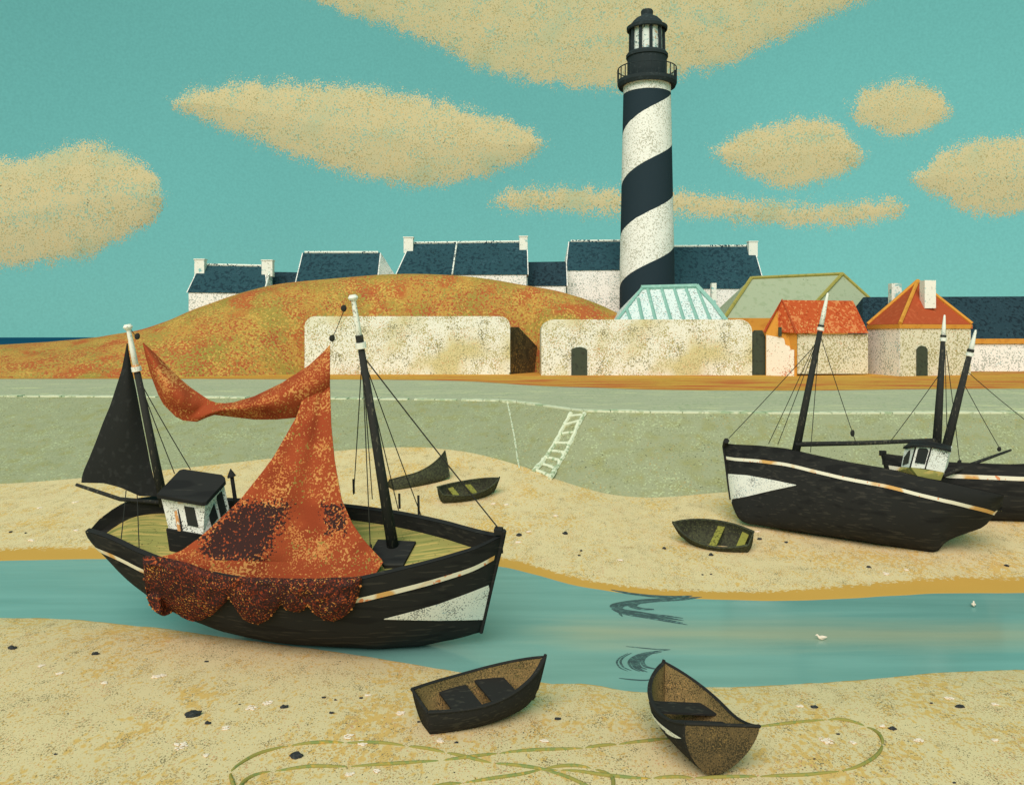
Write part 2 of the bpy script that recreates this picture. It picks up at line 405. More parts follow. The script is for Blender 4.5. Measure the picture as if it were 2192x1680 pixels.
TOE_Y, TOE_Z = atY([(-400,1046,42.5),(0,1035,43),(200,1020,43.5),(420,998,44.5),(650,972,46),(780,960,46),(900,957,46),(1000,966,44.6),(1120,998,42),(1200,1028,40.2),(1300,1056,39),(1400,1064,38.5),(1550,1053,38.5),(1700,1046,38.5),(2192,1040,38.5),(2600,1040,38.5)])
QZ = 4.0
def at_z(tab, z):
    return [((x-1096)*((H-z)*F/(y-HZ))/F, (H-z)*F/(y-HZ)) for x, y in tab]
LINE = at_z([(-500,847),(0,849),(300,850),(700,854),(900,856),(1085,859),(1140,866),(1240,880),(1400,883),(1700,885),(2192,884),(2700,884)], QZ)
EDGE = at_z([(-700,811),(0,811),(400,811),(650,812),(850,813),(1000,816),(1160,826),(1280,830),(1400,834),(1700,836),(1950,833),(2192,832),(2900,831)], QZ)
def toeY(X): return sinterp(X, TOE_Y)
def toeZ(X): return sinterp(X, TOE_Z)
def lineY(X): return interp(X, LINE)
def edgeY(X): return sinterp(X, EDGE)

def G(X, Y):
    """height of the harbour ground (sand, revetment, quay)"""
    a, b, c, d = shoreN(X), shoreF(X), toeY(X), lineY(X)
    if Y < a:
        t = a - Y
        z = .42*(1-math.exp(-t*.45)) + .03*N(X*.5, Y*.5) * min(1, t)
        return z
    if Y < b:
        m_ = (Y-a)/(b-a)
        return -.35*math.sin(math.pi*m_)**.7 - .004
    if Y < c:
        t = (Y-b)/(c-b)
        return toeZ(X)*(t**1.15) + .04*N(X*.4, Y*.4)*min(1, (Y-b))*min(1, (c-Y))
    if Y < d:
        t = (Y-c)/(d-c)
        return toeZ(X) + (QZ-toeZ(X))*t
    return QZ
def hit(x, y, lo=10.0):
    """where the line of sight through picture point (x, y) meets the harbour ground"""
    Y = lo
    step = .1
    while Y < 120:
        q = P(x, y, Y)
        if q.z <= G(q.x, q.y): break
        Y += step
    a, b = Y-step, Y
    for _ in range(20):
        m_ = (a+b)/2; q = P(x, y, m_)
        if q.z <= G(q.x, q.y): b = m_
        else: a = m_
    return P(x, y, b)

def add_attr(o, name, fn):
    me = o.data
    a = me.attributes.new(name, 'FLOAT', 'POINT')
    org = ORG[o.name]
    a.data.foreach_set('value', [fn(v.co.x+org.x, v.co.y+org.y, v.co.z+org.z) for v in me.vertices])

def sheet(fn_rows, xs):
    """rows of Y for every X"""
    mb = MB()
    cols = [fn_rows(X) for X in xs]
    nr = len(cols[0]); nx = len(xs)
    vs = [cols[i][j] for j in range(nr) for i in range(nx)]
    fs = [(j*nx+i, j*nx+i+1, (j+1)*nx+i+1, (j+1)*nx+i) for j in range(nr-1) for i in range(nx-1)]
    mb.v = vs; mb.f = fs
    return mb
XS = [-48 + 96*i/420 for i in range(421)]
def sand_rows(X):
    a, b, c = shoreN(X), shoreF(X), toeY(X)
    ys = [4 + (a-4)*(k/110)**.85 for k in range(110)] + [a + (b-a)*k/24 for k in range(24)] + [b + (c+.6-b)*k/110 for k in range(111)]
    r = []
    for k, Y in enumerate(ys):
        z = G(X, min(Y, c-.001))
        if Y > c: z = toeZ(X) - .05
        if k in (110, 134): z = 0.0
        r.append(Vector((X, Y, z)))
    return r
sand = struct('sand', sheet(sand_rows, XS), M['sand'], smooth=True)
WETW = [(-30, 1.5), (-12, 1.6), (-9, 1.35), (-4, 1.2), (0, 1.0), (2, .8), (5, .75), (9, .95), (15, 1.5), (30, 1.5)]
def wet(x, y, z):
    b = shoreF(x)
    if y < shoreN(x): return max(0.0, .25-(shoreN(x)-y)*1.2) if y > shoreN(x)-.3 else 0.0
    if y < b: return 1.0
    w = interp(x, WETW)
    return max(0.0, min(1.0, 1.0 - (y-b)/w*.5))
add_attr(sand, 'wet', wet)

def water_rows(X):
    a, b = shoreN(X)-.5, shoreF(X)+.5
    return [Vector((X, a + (b-a)*k/30, 0.0)) for k in range(31)]
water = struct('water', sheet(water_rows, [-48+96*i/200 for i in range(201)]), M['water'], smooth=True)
def cloud_reflection(x, y, z):  # pale reflection band mixed into the water colour
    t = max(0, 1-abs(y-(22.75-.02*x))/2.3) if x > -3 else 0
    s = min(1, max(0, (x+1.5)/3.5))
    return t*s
add_attr(water, 'cloud_reflection', cloud_reflection)

sea = MB().quad((-4000, 150, -.6), (4000, 150, -.6), (4000, 7000, -.6), (-4000, 7000, -.6))
struct('sea', sea, M['sea'])
# deep ground under everything so that nothing ends in the air
base = MB().quad((-400, -60, -1.2), (400, -60, -1.2), (400, 175, -1.2), (-400, 175, -1.2))
struct('ground', base, M['sand'])
near = MB().quad((-120, -40, .40), (120, -40, .40), (120, 4.1, .40), (-120, 4.1, .40))
struct('beach', near, M['sand'])

# quay top and harbour wall
struct('quay_pavement', sheet(lambda X: [Vector((X, lineY(X)+(edgeY(X)+3-lineY(X))*k/6, QZ)) for k in range(7)], [-110+220*i/220 for i in range(221)]), M['pave'])
qw = thing('quay_wall', 'long sloping green harbour wall with a white coping line above the sand', 'harbour wall', (0, 45, 0))
XW = [-70 + 140*i/280 for i in range(281)]
part('wall_face', sheet(lambda X: [Vector((X, toeY(X)-1.0+(lineY(X)-toeY(X)+1.0)*k/10, (toeZ(X) - (QZ-toeZ(X))/(lineY(X)-toeY(X))) + (QZ-toeZ(X))*(1+1/(lineY(X)-toeY(X)))*k/10)) for k in range(11)], XW), M['revet'], qw, fix=False)
M['coping'] = mat('coping_stone', (222, 222, 192), [((190, 196, 160), 3, .56, .05, .5), ((172, 188, 152), 1.1, .62, .03, .3)], rough=1, spec=.05)
cp = MB()
X = -66.0
while X < 66:
    L = random.uniform(.5, 1.6)
    gap = random.uniform(.06, .5) if (X < 1.5 and random.random() < .45) else random.uniform(.02, .06)
    Xe = X + L
    y0, y1 = lineY(X)-.05, lineY(Xe)-.05
    w = .75 if X > 3 else .95
    h = random.uniform(.05, .08); w *= random.uniform(.8, 1.1)
    cp.hexa([(X,y0,QZ-.12),(Xe,y1,QZ-.12),(Xe,y1+w,QZ-.12),(X,y0+w,QZ-.12)], [(X,y0,QZ+h),(Xe,y1,QZ+h),(Xe,y1+w,QZ+h),(X,y0+w,QZ+h)])
    X = Xe + gap
part('coping', cp, M['coping'], qw)

def on_wall(x, y, lift=.03):
    q = hit(x, y, 30.0)
    d = Vector((0, -.35, 1)).normalized()*lift
    return q + d
# iron ladder / slip on the wall
lad = thing('ladder', 'broad white ladder lying against the green sloping harbour wall', 'ladder', hit(1160, 1010, 30))
M['ladderw'] = mat('chalky_white_wood', (222, 224, 196), [((170, 184, 148), 5, .56, .05, .5)], rough=1, spec=.05)
lt = [(1222,886),(1207,915),(1190,945),(1176,970),(1160,990),(1141,1010)]
rt = [(1252,886),(1240,905),(1222,945),(1207,975),(1192,1000),(1176,1026)]
for side in (lt, rt):
    mbb = MB()
    pts = [on_wall(x, y) for x, y in side]
    fine = []
    for a, b in zip(pts, pts[1:]):
        for k in range(5): fine.append(a.lerp(b, k/5) + Vector((random.uniform(-.03,.03), random.uniform(-.02,.02), 0)))
    fine.append(pts[-1])
    mbb.tube(fine, [random.uniform(.09, .15) for _ in fine], 6)
    part('rail', mbb, M['ladderw'], lad)
for k in range(8):
    t = (k+.35)/7.6
    def along(s, t):
        q = t*(len(s)-1); i = min(int(q), len(s)-2); f = q-i
        return s[i][0]+(s[i+1][0]-s[i][0])*f, s[i][1]+(s[i+1][1]-s[i][1])*f
    a = on_wall(*along(lt, t)); b = on_wall(*along(rt, t))
    part('rung', MB().tube([a, a.lerp(b, .5)+Vector((0, 0, .03)), b], [.12, .09, .13], 6), M['ladderw'], lad)
ch = thing('mooring_chain', 'thin pale mooring chain hanging down the green sloping wall', 'chain', hit(1112,1003,30))
pts = [on_wall(x, y, .03) for x, y in [(1086,862),(1091,885),(1095,905),(1101,935),(1104,955),(1107,980),(1112,1003)]]
for a, b in zip(pts, pts[1:]):
    for k in range(3):
        part('chain_link', MB().tube([a.lerp(b, k/3), a.lerp(b, (k+.9)/3)], random.uniform(.035, .06), 5), M['ladderw'], ch)

# ------------------------------------------------------------------ land behind: bank and heath hill
CREST = [( (x-1096)*100/F, H+(HZ-y)*100/F ) for x, y in [(-700,762),(-300,750),(0,738),(120,731),(240,719),(350,697),(450,655),(520,629),(600,609),(700,598),(850,587),(1000,592),(1130,612),(1200,625),(1280,651),(1345,684),(1400,722)]] + [(19, 4.2), (21, 4.0), (120, 4.0)]
HBASE = [(-200, 80), (-42, 80.5), (-32, 82.5), (-26, 86), (-22.3, 89), (-20, 91), (-2, 92), (2.2, 94), (4, 91), (20, 92), (200, 92)]
def T(X, Y):
    zc = sinterp(X, CREST) if X < 21 else 4.0
    yb = interp(X, HBASE)
    if Y < yb: return QZ+.006
    if Y < 100:
        t = (Y-yb)/(100-yb)
        z = 4 + (zc-4)*(math.sin(t*math.pi/2)**.9)
        return z + .006 + .12*N(X*.4, Y*.4)*min(1, (1-t)*3)*min(1, t*4)*(1 if zc > 4.5 else 0)
    if Y < 150: return 4.006 + (zc-4)*(1-(Y-100)/50*.55) if zc > 4 else 4.006
    zz = 4.006 + (zc-4)*.45
    return zz + (-1.5-zz)*(Y-150)/30
def land_rows(X):
    e0 = edgeY(X)
    yb = interp(X, HBASE)
    ys = [e0 + (yb-e0)*k/10 for k in range(10)] + [yb + (100-yb)*k/45 for k in range(45)] + [100 + 50*k/14 for k in range(14)] + [150, 160, 180]
    return [Vector((X, Y, T(X, Y))) for Y in ys]
hx = [-110 + 220*i/500 for i in range(501)]
land = struct('heath_hill', sheet(land_rows, hx), M['hill'], smooth=True)
strip = sheet(lambda X: [Vector((X, edgeY(X)-.15-.12*N(X*.8)+(k/6)*(interp(X, HBASE)-edgeY(X)+.5), QZ+.012)) for k in range(7)], hx)
struct('earth_bank', strip, M['bank'])

# ------------------------------------------------------------------ harbour blocks (white rounded bastions)
def rounded_front(x0, x1, y0, y1, r, Yd, n=8, corners=(True, True)):
    """outline of a wall with rounded top corners, at depth Yd"""
    pts = [P(x0, y1, Yd)]
    if corners[0]:
        for k in range(n+1):
            a = math.pi - k/n*math.pi/2
            pts.append(P(x0+r+r*math.cos(a), y0+r-r*math.sin(a), Yd))
    else: pts.append(P(x0, y0, Yd))
    if corners[1]:
        for k in range(n+1):
            a = math.pi/2 - k/n*math.pi/2
            pts.append(P(x1-r+r*math.cos(a), y0+r-r*math.sin(a), Yd))
    else: pts.append(P(x1, y0, Yd))
    pts.append(P(x1, y1, Yd))
    return pts
def block(mb, front, dx, dy, skewR):
    """loft the outline back; the back is shifted, its rightmost part by skewR"""
    n = len(front); xs = [q.x for q in front]; a, b = min(xs), max(xs)
    back = [q + Vector((dx + skewR*(q.x-a)/(b-a), dy, 0)) for q in front]
    mb.add(front + back, [tuple(range(n-1, -1, -1)), tuple(range(n, 2*n))] + [(i, i+n, (i+1) % n + n, (i+1) % n) for i in range(n)])
    return mb
b1 = thing('bastion', 'long white stone block with rounded top corners set into the heath hill', 'wall', P(870, 800, 88))
fr = rounded_front(652, 1092, 677, 803.5, 22, 88)
part('wall', block(MB(), fr, 0, .8, 0), M['wall'], b1)
side = [fr[-1]+Vector((-.05,.8,0)), fr[-3]+Vector((-.05,.8,-.3)), P(1150, 722, 97), P(1155, 806, 97)]
part('side_wall', MB().prism([fr[-1]+Vector((-.04,.75,0)), fr[-2]+Vector((-.04,.75,-.15)), P(1110, 700, 90.5), P(1150, 742, 94), P(1150, 812, 94)], (-1.2, .2, 0)), M['shaded_stone'], b1)  # shadow side of the white block, its shade painted in
b2 = thing('bastion', 'long white stone block with a dark arched doorway, in front of the lighthouse', 'wall', P(1385, 808, 86))
part('wall', block(MB(), rounded_front(1159, 1610, 684, 810, 26, 86), 0, 5, 0), M['wall'], b2)
def arch(x0, x1, y0, y1, Yd, th, n=8, rise=None):
    rise = rise or (x1-x0)*.22
    pts = [P(x0, y1, Yd)]
    for k in range(n+1):
        a = math.pi*(1-k/n)
        pts.append(P((x0+x1)/2+(x1-x0)/2*math.cos(a), y0+rise-rise*math.sin(a), Yd))
    pts.append(P(x1, y1, Yd))
    return MB().prism(pts, (0, th, 0))
part('door', arch(1223, 1257, 743, 809, 85.9, .3), M['door'], b2)

# gate between the white block and the orange roofed house
gt = thing('gate', 'tall dark green gate standing between white block and orange roofed house', 'gate', P(1625, 811, 86.5))
part('gate_panel', MB().prism([P(1611,812,86.5),P(1611,712,86.5),P(1616,707,86.5),P(1632,707,86.5),P(1640,724,86.5),P(1640,812,86.5)], (0,.3,0)), M['door'], gt)
part('gate_post', MB().prism([P(1606,812,86.9),P(1606,700,86.9),P(1644,700,86.9),P(1644,812,86.9)], (0,.4,0)), M['ochre'], gt)

# ------------------------------------------------------------------ houses
def house(label, eL, eR, rL, rR, Yf, half, zbase=None, roof='slate', wallm='cottage', chimneys=(), ridge=True, verge=None, wall_px=None, xL=0, xR=0, cat='house', name='slate_roofed_house', gm=None):
    """eL.. are picture points of the front eave (at depth Yf) and of the ridge (at Yf+half); back eave mirrors the front"""
    a, b = P(*eL, Yf), P(*eR, Yf)
    c, d = P(*rL, Yf+half), P(*rR, Yf+half)
    a2 = Vector((a.x+xL, Yf+2*half, a.z)); b2 = Vector((b.x+xR, Yf+2*half, b.z))
    mid = (a+b)/2
    zb = zbase if zbase is not None else min(T(a.x, Yf), T(b.x, Yf), T(a.x, Yf+2*half), T(b.x, Yf+2*half)) - .6
    t = thing(name, label, cat, (mid.x, Yf, zb))
    part('roof', MB().add([a, b, d, c, a2, b2], [(0,1,2,3), (3,2,5,4), (0,3,4), (1,5,2), (0,4,5,1)]), M[roof], t)
    i = .12
    w = MB().hexa([(a.x+i, Yf+i, zb), (b.x-i, Yf+i, zb), (b2.x-i, Yf+2*half-i, zb), (a2.x+i, Yf+2*half-i, zb)],
                  [(a.x+i, Yf+i, a.z-.01), (b.x-i, Yf+i, b.z-.01), (b2.x-i, Yf+2*half-i, b2.z-.01), (a2.x+i, Yf+2*half-i, a2.z-.01)])
    part('wall', w, M[wallm], t)
    for s, (p, q, r) in ((-1, (a, c, a2)), (1, (b, d, b2))):
        k = Vector((s*.03, 0, 0))
        tri = [p+k+Vector((0,.05,0)), q+k+Vector((0,0,-.04)), r+k+Vector((0,-.05,0))]
        part('gable', MB().prism(tri, (s*.12, 0, 0)), M[gm or wallm], t)
    if ridge:
        part('ridge_tiles', MB().tube([c+(d-c)*.02+Vector((0,0,.05)), d-(d-c)*.02+Vector((0,0,.05))], .17, 6), M['mortar'], t)
    for (x0, x1, y0, y1, dy) in chimneys:
        Yc = Yf+half+dy
        q0, q1 = P(x0, y1, Yc-.5), P(x1, y0, Yc-.5)
        w_ = q1.x-q0.x
        ch_ = part('chimney', MB().hexa([(q0.x,Yc-.5,q0.z-.6),(q1.x,Yc-.5,q0.z-.6),(q1.x,Yc+.5,q0.z-.6),(q0.x,Yc+.5,q0.z-.6)], [(q0.x,Yc-.5,q1.z-.15),(q1.x,Yc-.5,q1.z-.15),(q1.x,Yc+.5,q1.z-.15),(q0.x,Yc+.5,q1.z-.15)]), M['limewash'], t)
        part('chimney_cap', MB().box(((q0.x+q1.x)/2, Yc, q1.z-.07), (w_+.16, 1.16, .14)), M['limewash'], ch_)
    if verge:
        (x0, y0), (x1, y1) = verge
        q0, q1 = P(x0, y0, Yf+half-.1), P(x1, y1, Yf-.05)
        part('verge', MB().tube([q0+Vector((0,-.05,.05)), q1+Vector((0,-.05,.05))], .11, 6), M['mortar'], t)
    return t
h1 = house('white cottage with slate roof and two chimneys, standing at the seaward end of the hill', (401,626), (570,628), (429,567), (566,570), 109, 3.5, chimneys=[(416,437,554,590,-.6), (560,583,556,582,-.6)], verge=((580,574),(567,622)))
house('low slate roofed lean-to squeezed beside the small two-chimney cottage', (574,622), (640,626), (580,582), (636,583), 112, 3, roof='slate_dark', ridge=False, name='slate_roofed_shed', cat='shed')
h3 = house('slate roofed house without chimneys, with a narrow white gable, on top of the hill', (633,607), (806,603), (649,541), (813,541), 110, 4, xR=2.1)
h4 = house('longest slate roofed house, white line down its roof and a chimney at each end', (848,589), (1129,588), (879,521), (1127,518), 110, 4, chimneys=[(864,884,507,532,-.5), (1112,1129,505,528,-.5)], verge=((978,520),(968,588)))
house('low dark slate shed roof between the two long cottages left of the lighthouse', (1130,612), (1213,612), (1131,561), (1211,560), 113, 3, roof='slate_dark', ridge=False, name='slate_roofed_shed', cat='shed')
house('tall white walled slate house immediately behind the lighthouse, on its seaward side', (1212,579), (1345,578), (1219,517), (1345,516), 117, 4)
house('long slate roofed house with one end chimney, behind the glass roof', (1432,618), (1638,618), (1436,528), (1612,527), 118, 5, chimneys=[(1603,1622,516,540,-.6)], zbase=3.5)
house('very long low house with dark slate roof, partly behind the red pyramid roof', (1850,728), (2330,728), (1850,636), (2330,634), 96, 5, zbase=3.9, roof='slate_dark', wallm='cottage', ridge=False, gm='slate_dark')
lh = bpy.data.objects[[o.name for o in COL.objects if o.get('label', '').startswith('very long low')][0]]
part('eave_band', MB().prism([P(2083,725,95.9),P(2335,725,95.9),P(2335,735.5,95.9),P(2083,735.5,95.9)], (0,.25,0)), M['ochre'], lh)
dorm = obj('chimney_stack', MB().box((P(1529,630,112).x, 112.5, P(1529,630,112).z-2.5), (.65, .8, 8)), M['limewash'])
tag(dorm, 'thin short white chimney stack rising just above the sloping glass roof', 'chimney')

# glass roofed shed
gh = thing('glass_roofed_shed', 'shed with sloping teal framed glass roof at the foot of the lighthouse', 'shed', P(1440, 684, 90))
Yg, Yr = 93.0, 97.0
gl, gr, rl, rr = P(1316,690,Yg), P(1556,690,Yg), P(1372,616,Yr), P(1491,613,Yr)
mb = MB().add([gl, gr, rr, rl, Vector((gl.x, Yg+8, gl.z)), Vector((gr.x, Yg+8, gr.z))], [(0,1,2,3), (3,2,5,4), (0,3,4), (1,5,2), (0,4,5,1)])
part('glazing', mb, M['glasspane'], gh)
def onroof(x, y):
    """point of the front glass slope under picture point x, y"""
    n_ = (gr-gl).cross(rl-gl).normalized()
    d = P(x, y, 1.0)-Vector((0, 0, H)); o_ = Vector((0, 0, H))
    t = (gl-o_).dot(n_)/d.dot(n_)
    return o_ + d*t + Vector((0, -.06, .06))
for xa, xb in [(1352,1370),(1380,1408),(1408,1436)] + [(1399,1399)][:0]:
    pass
for (x0, y0, x1, y1) in [(1374,618,1318,689),(1386,618,1404,689),(1366,640,1376,689),(1416,618,1437,689),(1443,618,1465,689),(1468,617,1494,689),(1491,615,1522,689)]:
    part('glazing_bar', MB().tube([onroof(x0,y0), onroof(x1,y1)], .20, 4), M['glassframe'], gh)
part('glazing_bar', MB().tube([onroof(1341,662), onroof(1351,689)], .20, 4), M['glassframe'], gh)
part('ridge_beam', MB().tube([rl+Vector((0,-.1,.0)), rr+Vector((0,-.1,.0))], .32, 6), M['glassframe'], gh)
part('glazing_bar', MB().tube([rr+Vector((0,-.1,.05)), onroof(1526,650), gr+Vector((0,-.1,.05))], .30, 4), M['glassframe'], gh)
part('wall', MB().hexa([(gl.x+.1,Yg+.1,3.9),(gr.x-.1,Yg+.1,3.9),(gr.x-.1,Yg+7.9,3.9),(gl.x+.1,Yg+7.9,3.9)], [(gl.x+.1,Yg+.1,gl.z-.02),(gr.x-.1,Yg+.1,gl.z-.02),(gr.x-.1,Yg+7.9,gl.z-.02),(gl.x+.1,Yg+7.9,gl.z-.02)]), M['cottage'], gh)

# large barn with grey-green hipped roof
bn_ = thing('barn', 'large barn with grey-green hipped roof and olive ridges behind the orange roof', 'barn', P(1700, 790, 98))
q = dict(a=P(1549,684,98), b=P(1738,684,98), c=P(1862,694,104), rl=P(1608,596,104), rr=P(1803,587,106))
bk = Vector((q['a'].x+1, 112, q['a'].z)); bk2 = Vector((q['c'].x, 112, q['a'].z))
hipfoot = P(1714,684,98)
cc = P(1910,684,104)
mb = MB().add([q['a'], hipfoot, q['rr'], q['rl'], cc, bk2, bk], [(0,1,2,3), (1,4,2), (4,5,2), (2,5,6,3), (3,6,0), (0,6,5,4,1)])
part('roof', mb, M['greyroof'], bn_)
for u, v in ((q['rl'], q['rr']), (q['rr'], hipfoot), (q['rr'], cc), (q['rl'], q['a'])):
    part('ridge_board', MB().tube([u+Vector((0,-.05,.05)), v+Vector((0,-.05,.05))], .22, 6), M['olive'], bn_)
zt = q['a'].z-.02
part('wall', MB().prism([Vector((q['a'].x+.2,98.2,3.9)), Vector((hipfoot.x,98.2,3.9)), Vector((cc.x-.2,104,3.9)), Vector((cc.x-.3,111.8,3.9)), Vector((bk.x,111.8,3.9))], (0,0,zt-3.9)), M['ochre'], bn_)
part('eave_board', MB().prism([P(1560,681,97.8),P(1740,681,97.8),P(1740,709,97.8),P(1560,709,97.8)], (0,.3,0)), M['ochre'], bn_)

# orange roofed house with an ochre gable
oh = thing('orange_roofed_house', 'small house with bright orange tiled roof and ochre gable beside dark gate', 'house', P(1670, 811, 85))
gA, gB, gC = P(1639,709,86.0), P(1706,712,84.5), P(1674,645,86.0)
back = P(1857,712,87.0); backr = P(1826,644,89.0)
# gable wall as a solid plane; the main body goes back to the right
d_ = (back-gB); d_.z = 0
part('gable', MB().prism([P(1639,813,86.0), gA, gC, gB, P(1706,813,84.5)], (.3,.8,0)), M['ochre'], oh)
fx = Vector((-.02,-.1,0))
part('roof', MB().add([gB+Vector((-.1,-.25,-.05)), back+Vector((0,-.25,-.05)), backr, gC+Vector((-.15,-.2,.12)), gA+Vector((0,.9,0)), Vector((back.x,92,gA.z))], [(0,1,2,3), (3,2,5,4), (0,3,4), (1,5,2), (0,4,5,1)]), M['tile'], oh)
part('barge_board', MB().tube([gA+Vector((-.15,-.1,-.1)), gC+Vector((-.05,-.2,.15)), gB+Vector((-.1,-.3,-.1))], .13, 5), M['tile_plain'], oh)
part('whitewash', MB().prism([P(1640.5,812,85.85),P(1640.5,717,85.85),P(1652,719,85.6),P(1664,721,85.3),P(1677,724,85.0),P(1679,727,85.0),P(1681,738,84.95),P(1690,741,84.8),P(1692,748,84.75),P(1700,749,84.6),P(1700,812,84.5)], (.02,.15,0)), M['pinkwash'], oh)
part('window', arch(1667, 1673.5, 700, 720, 85.0, .2), M['door'], oh)
part('side_wall', MB().prism([P(1707,715,84.7), P(1858,715,87.2), P(1858,800,87.2), P(1707,800,84.7)], (0,.5,0)), M['rubble'], oh)

# tower house with a pyramid roof
th_ = thing('tower_house', 'square tower house with red pyramid roof, ochre eaves and dark arched door', 'house', P(1960, 806, 84))
cA, cB, cC = P(1859,694,90), P(1927,694,84), P(2078,694,87)
fA, fB, fC = Vector((cA.x,90,4.0)), Vector((cB.x,84,4.0)), Vector((cC.x,87,4.0))
cD = cA + (cC-cB); cD.z = cA.z
ztop = cB.z
def lev(v, z): return Vector((v.x, v.y, z))
inn = [(cA, cB)]
part('wall', MB().prism([lev(cB,3.95), lev(cC,3.95), lev(cD,3.95), lev(cA,3.95)], (0,0,ztop-3.95)), M['rubble'], th_)
nl = (cB-cA).cross(Vector((0,0,1))).normalized()*.05
if nl.y > 0: nl = -nl
part('side_wall', MB().prism([lev(cA,3.96)+nl, lev(cA,ztop-.02)+nl, lev(cB,ztop-.02)+nl, lev(cB,3.96)+nl], -nl*.8), M['cottage'], th_, label='lit white face of the tower house, light painted into its colour')  # side towards the light, painted paler than the other walls
ap = P(1964,603,90)
cen = (cA+cC)/2
def outw(v, s=1.035, dz=0): return Vector((cen.x+(v.x-cen.x)*s, cen.y+(v.y-cen.y)*s, ztop+dz))
e4 = [outw(cA), outw(cB), outw(cC), outw(cD)]
part('eaves', MB().prism([v+Vector((0,0,.0)) for v in e4], (0,0,-.42)), M['ochre'], th_)
e5 = [outw(v, 1.02, .02) for v in (cA, cB, cC, cD)]
part('roof', MB().add(e5+[ap], [(0,1,4),(1,2,4),(2,3,4),(3,0,4),(3,2,1,0)]), M['tile_plain'], th_)
for v in e5[:3]:
    part('hip_tiles', MB().tube([v+Vector((0,-.05,.08)), ap+Vector((0,-.05,.1))], .2, 6), M['ochre'], th_)
chq = P(1979,660,86.8); chr_ = P(2003,600,86.8)
part('chimney', MB().box(((chq.x+chr_.x)/2, 87.3, (chq.z+chr_.z)/2), (chr_.x-chq.x, 1.1, chr_.z-chq.z)), M['limewash'], th_)
chq = P(1905,672,93.5); chr_ = P(1926,607,93.5)
part('chimney', MB().box(((chq.x+chr_.x)/2, 93.5, (chq.z+chr_.z)/2), (chr_.x-chq.x, .9, chr_.z-chq.z)), M['limewash'], th_)
dn = (cC-cB).normalized()
Yd = lambda x: cB.y + (cC.y-cB.y)*((x-1927)/(2078-1927))
pts = [P(1962,808,Yd(1962)-.12), P(1962,748,Yd(1962)-.12), P(1967,742,Yd(1967)-.12), P(1974,740,Yd(1974)-.12), P(1981,742,Yd(1981)-.12), P(1986,748,Yd(1986)-.12), P(1986,808,Yd(1986)-.12)]
part('door', MB().prism(pts, (0,.3,0)), M['door'], th_)

# ------------------------------------------------------------------ lighthouse
YL = 112.0
k = YL/F
def LZ(y): return H-(y-HZ)*k
cx = (1385.0-1096)*k
lc = Vector((cx, YL, 0))
lt_ = thing('lighthouse', 'tall lighthouse with black and white spiral bands and black lantern gallery', 'lighthouse', (cx, YL, 3.5))
r0, r1 = 60*k, 50.5*k
# spiral paint: real paint on the shaft, a helix of pitch 216 picture units
ms = bpy.data.materials.new('spiral_paint'); ms.use_nodes = True
n, l = ms.node_tree.nodes, ms.node_tree.links
b = n['Principled BSDF']; b.inputs['Roughness'].default_value = .85; b.inputs['Specular IOR Level'].default_value = .15
def mth(op, a, b_=None, c_=None):
    nd = n.new('ShaderNodeMath'); nd.operation = op
    for i_, v in enumerate((a, b_, c_)):
        if v is None: continue
        if isinstance(v, (int, float)): nd.inputs[i_].default_value = v
        else: l.new(v, nd.inputs[i_])
    return nd.outputs[0]
tcn = n.new('ShaderNodeTexCoord'); sp_ = n.new('ShaderNodeSeparateXYZ'); l.new(tcn.outputs['Object'], sp_.inputs[0])
theta = mth('ARCTAN2', sp_.outputs['X'], mth('MULTIPLY', sp_.outputs['Y'], -1))        # 0 = facing the harbour, + to the right
PITCH = 216*k
zed = sp_.outputs['Z']
# z of a band edge rises with theta
t1 = mth('MULTIPLY', theta, PITCH/(2*math.pi))
t2 = mth('MULTIPLY', mth('SINE', theta), -7.0*k)
zz = mth('SUBTRACT', zed, mth('ADD', t1, t2))
# front edge (theta 0) of band 2: upper ~ y 352 ; black spans 107 below it
zref = LZ(350)-3.5
ph = mth('FRACT', mth('DIVIDE', mth('SUBTRACT', zref, zz), PITCH))
nzz = n.new('ShaderNodeTexNoise'); nzz.inputs['Scale'].default_value = 1.2; l.new(tcn.outputs['Object'], nzz.inputs['Vector'])
ph = mth('ADD', ph, mth('MULTIPLY', mth('SUBTRACT', nzz.outputs[0], .5), .012))
blackm = mth('LESS_THAN', ph, .50)
topz = LZ(203)-3.5
# white collar under the gallery
blackm = mth('MULTIPLY', blackm, mth('LESS_THAN', zed, topz))
blackm = mth('MAXIMUM', blackm, mth('MULTIPLY', mth('LESS_THAN', zed, topz), mth('GREATER_THAN', zed, LZ(208)-3.5)))
nw = n.new('ShaderNodeTexNoise'); nw.inputs['Scale'].default_value = 5.0; nw.inputs['Detail'].default_value = 1.5; l.new(tcn.outputs['Object'], nw.inputs['Vector'])
np_ = n.new('ShaderNodeTexNoise'); np_.inputs['Scale'].default_value = .35; l.new(tcn.outputs['Object'], np_.inputs['Vector'])
sv_ = mth('ADD', nw.outputs[0], mth('MULTIPLY', mth('SUBTRACT', np_.outputs[0], .5), .35))
mr = n.new('ShaderNodeMapRange'); mr.inputs[1].default_value = .545; mr.inputs[2].default_value = .58; l.new(sv_, mr.inputs[0])
mx = n.new('ShaderNodeMix'); mx.data_type = 'RGBA'; mx.inputs[6].default_value = lin((250,246,236)); mx.inputs[7].default_value = lin((204,200,184)); l.new(mr.outputs[0], mx.inputs[0])
nw2 = n.new('ShaderNodeTexNoise'); nw2.inputs['Scale'].default_value = 6.0; nw2.inputs['Detail'].default_value = 1.5; l.new(tcn.outputs['Generated'], nw2.inputs['Vector'])
l.new(tcn.outputs['Object'], nw2.inputs['Vector'])
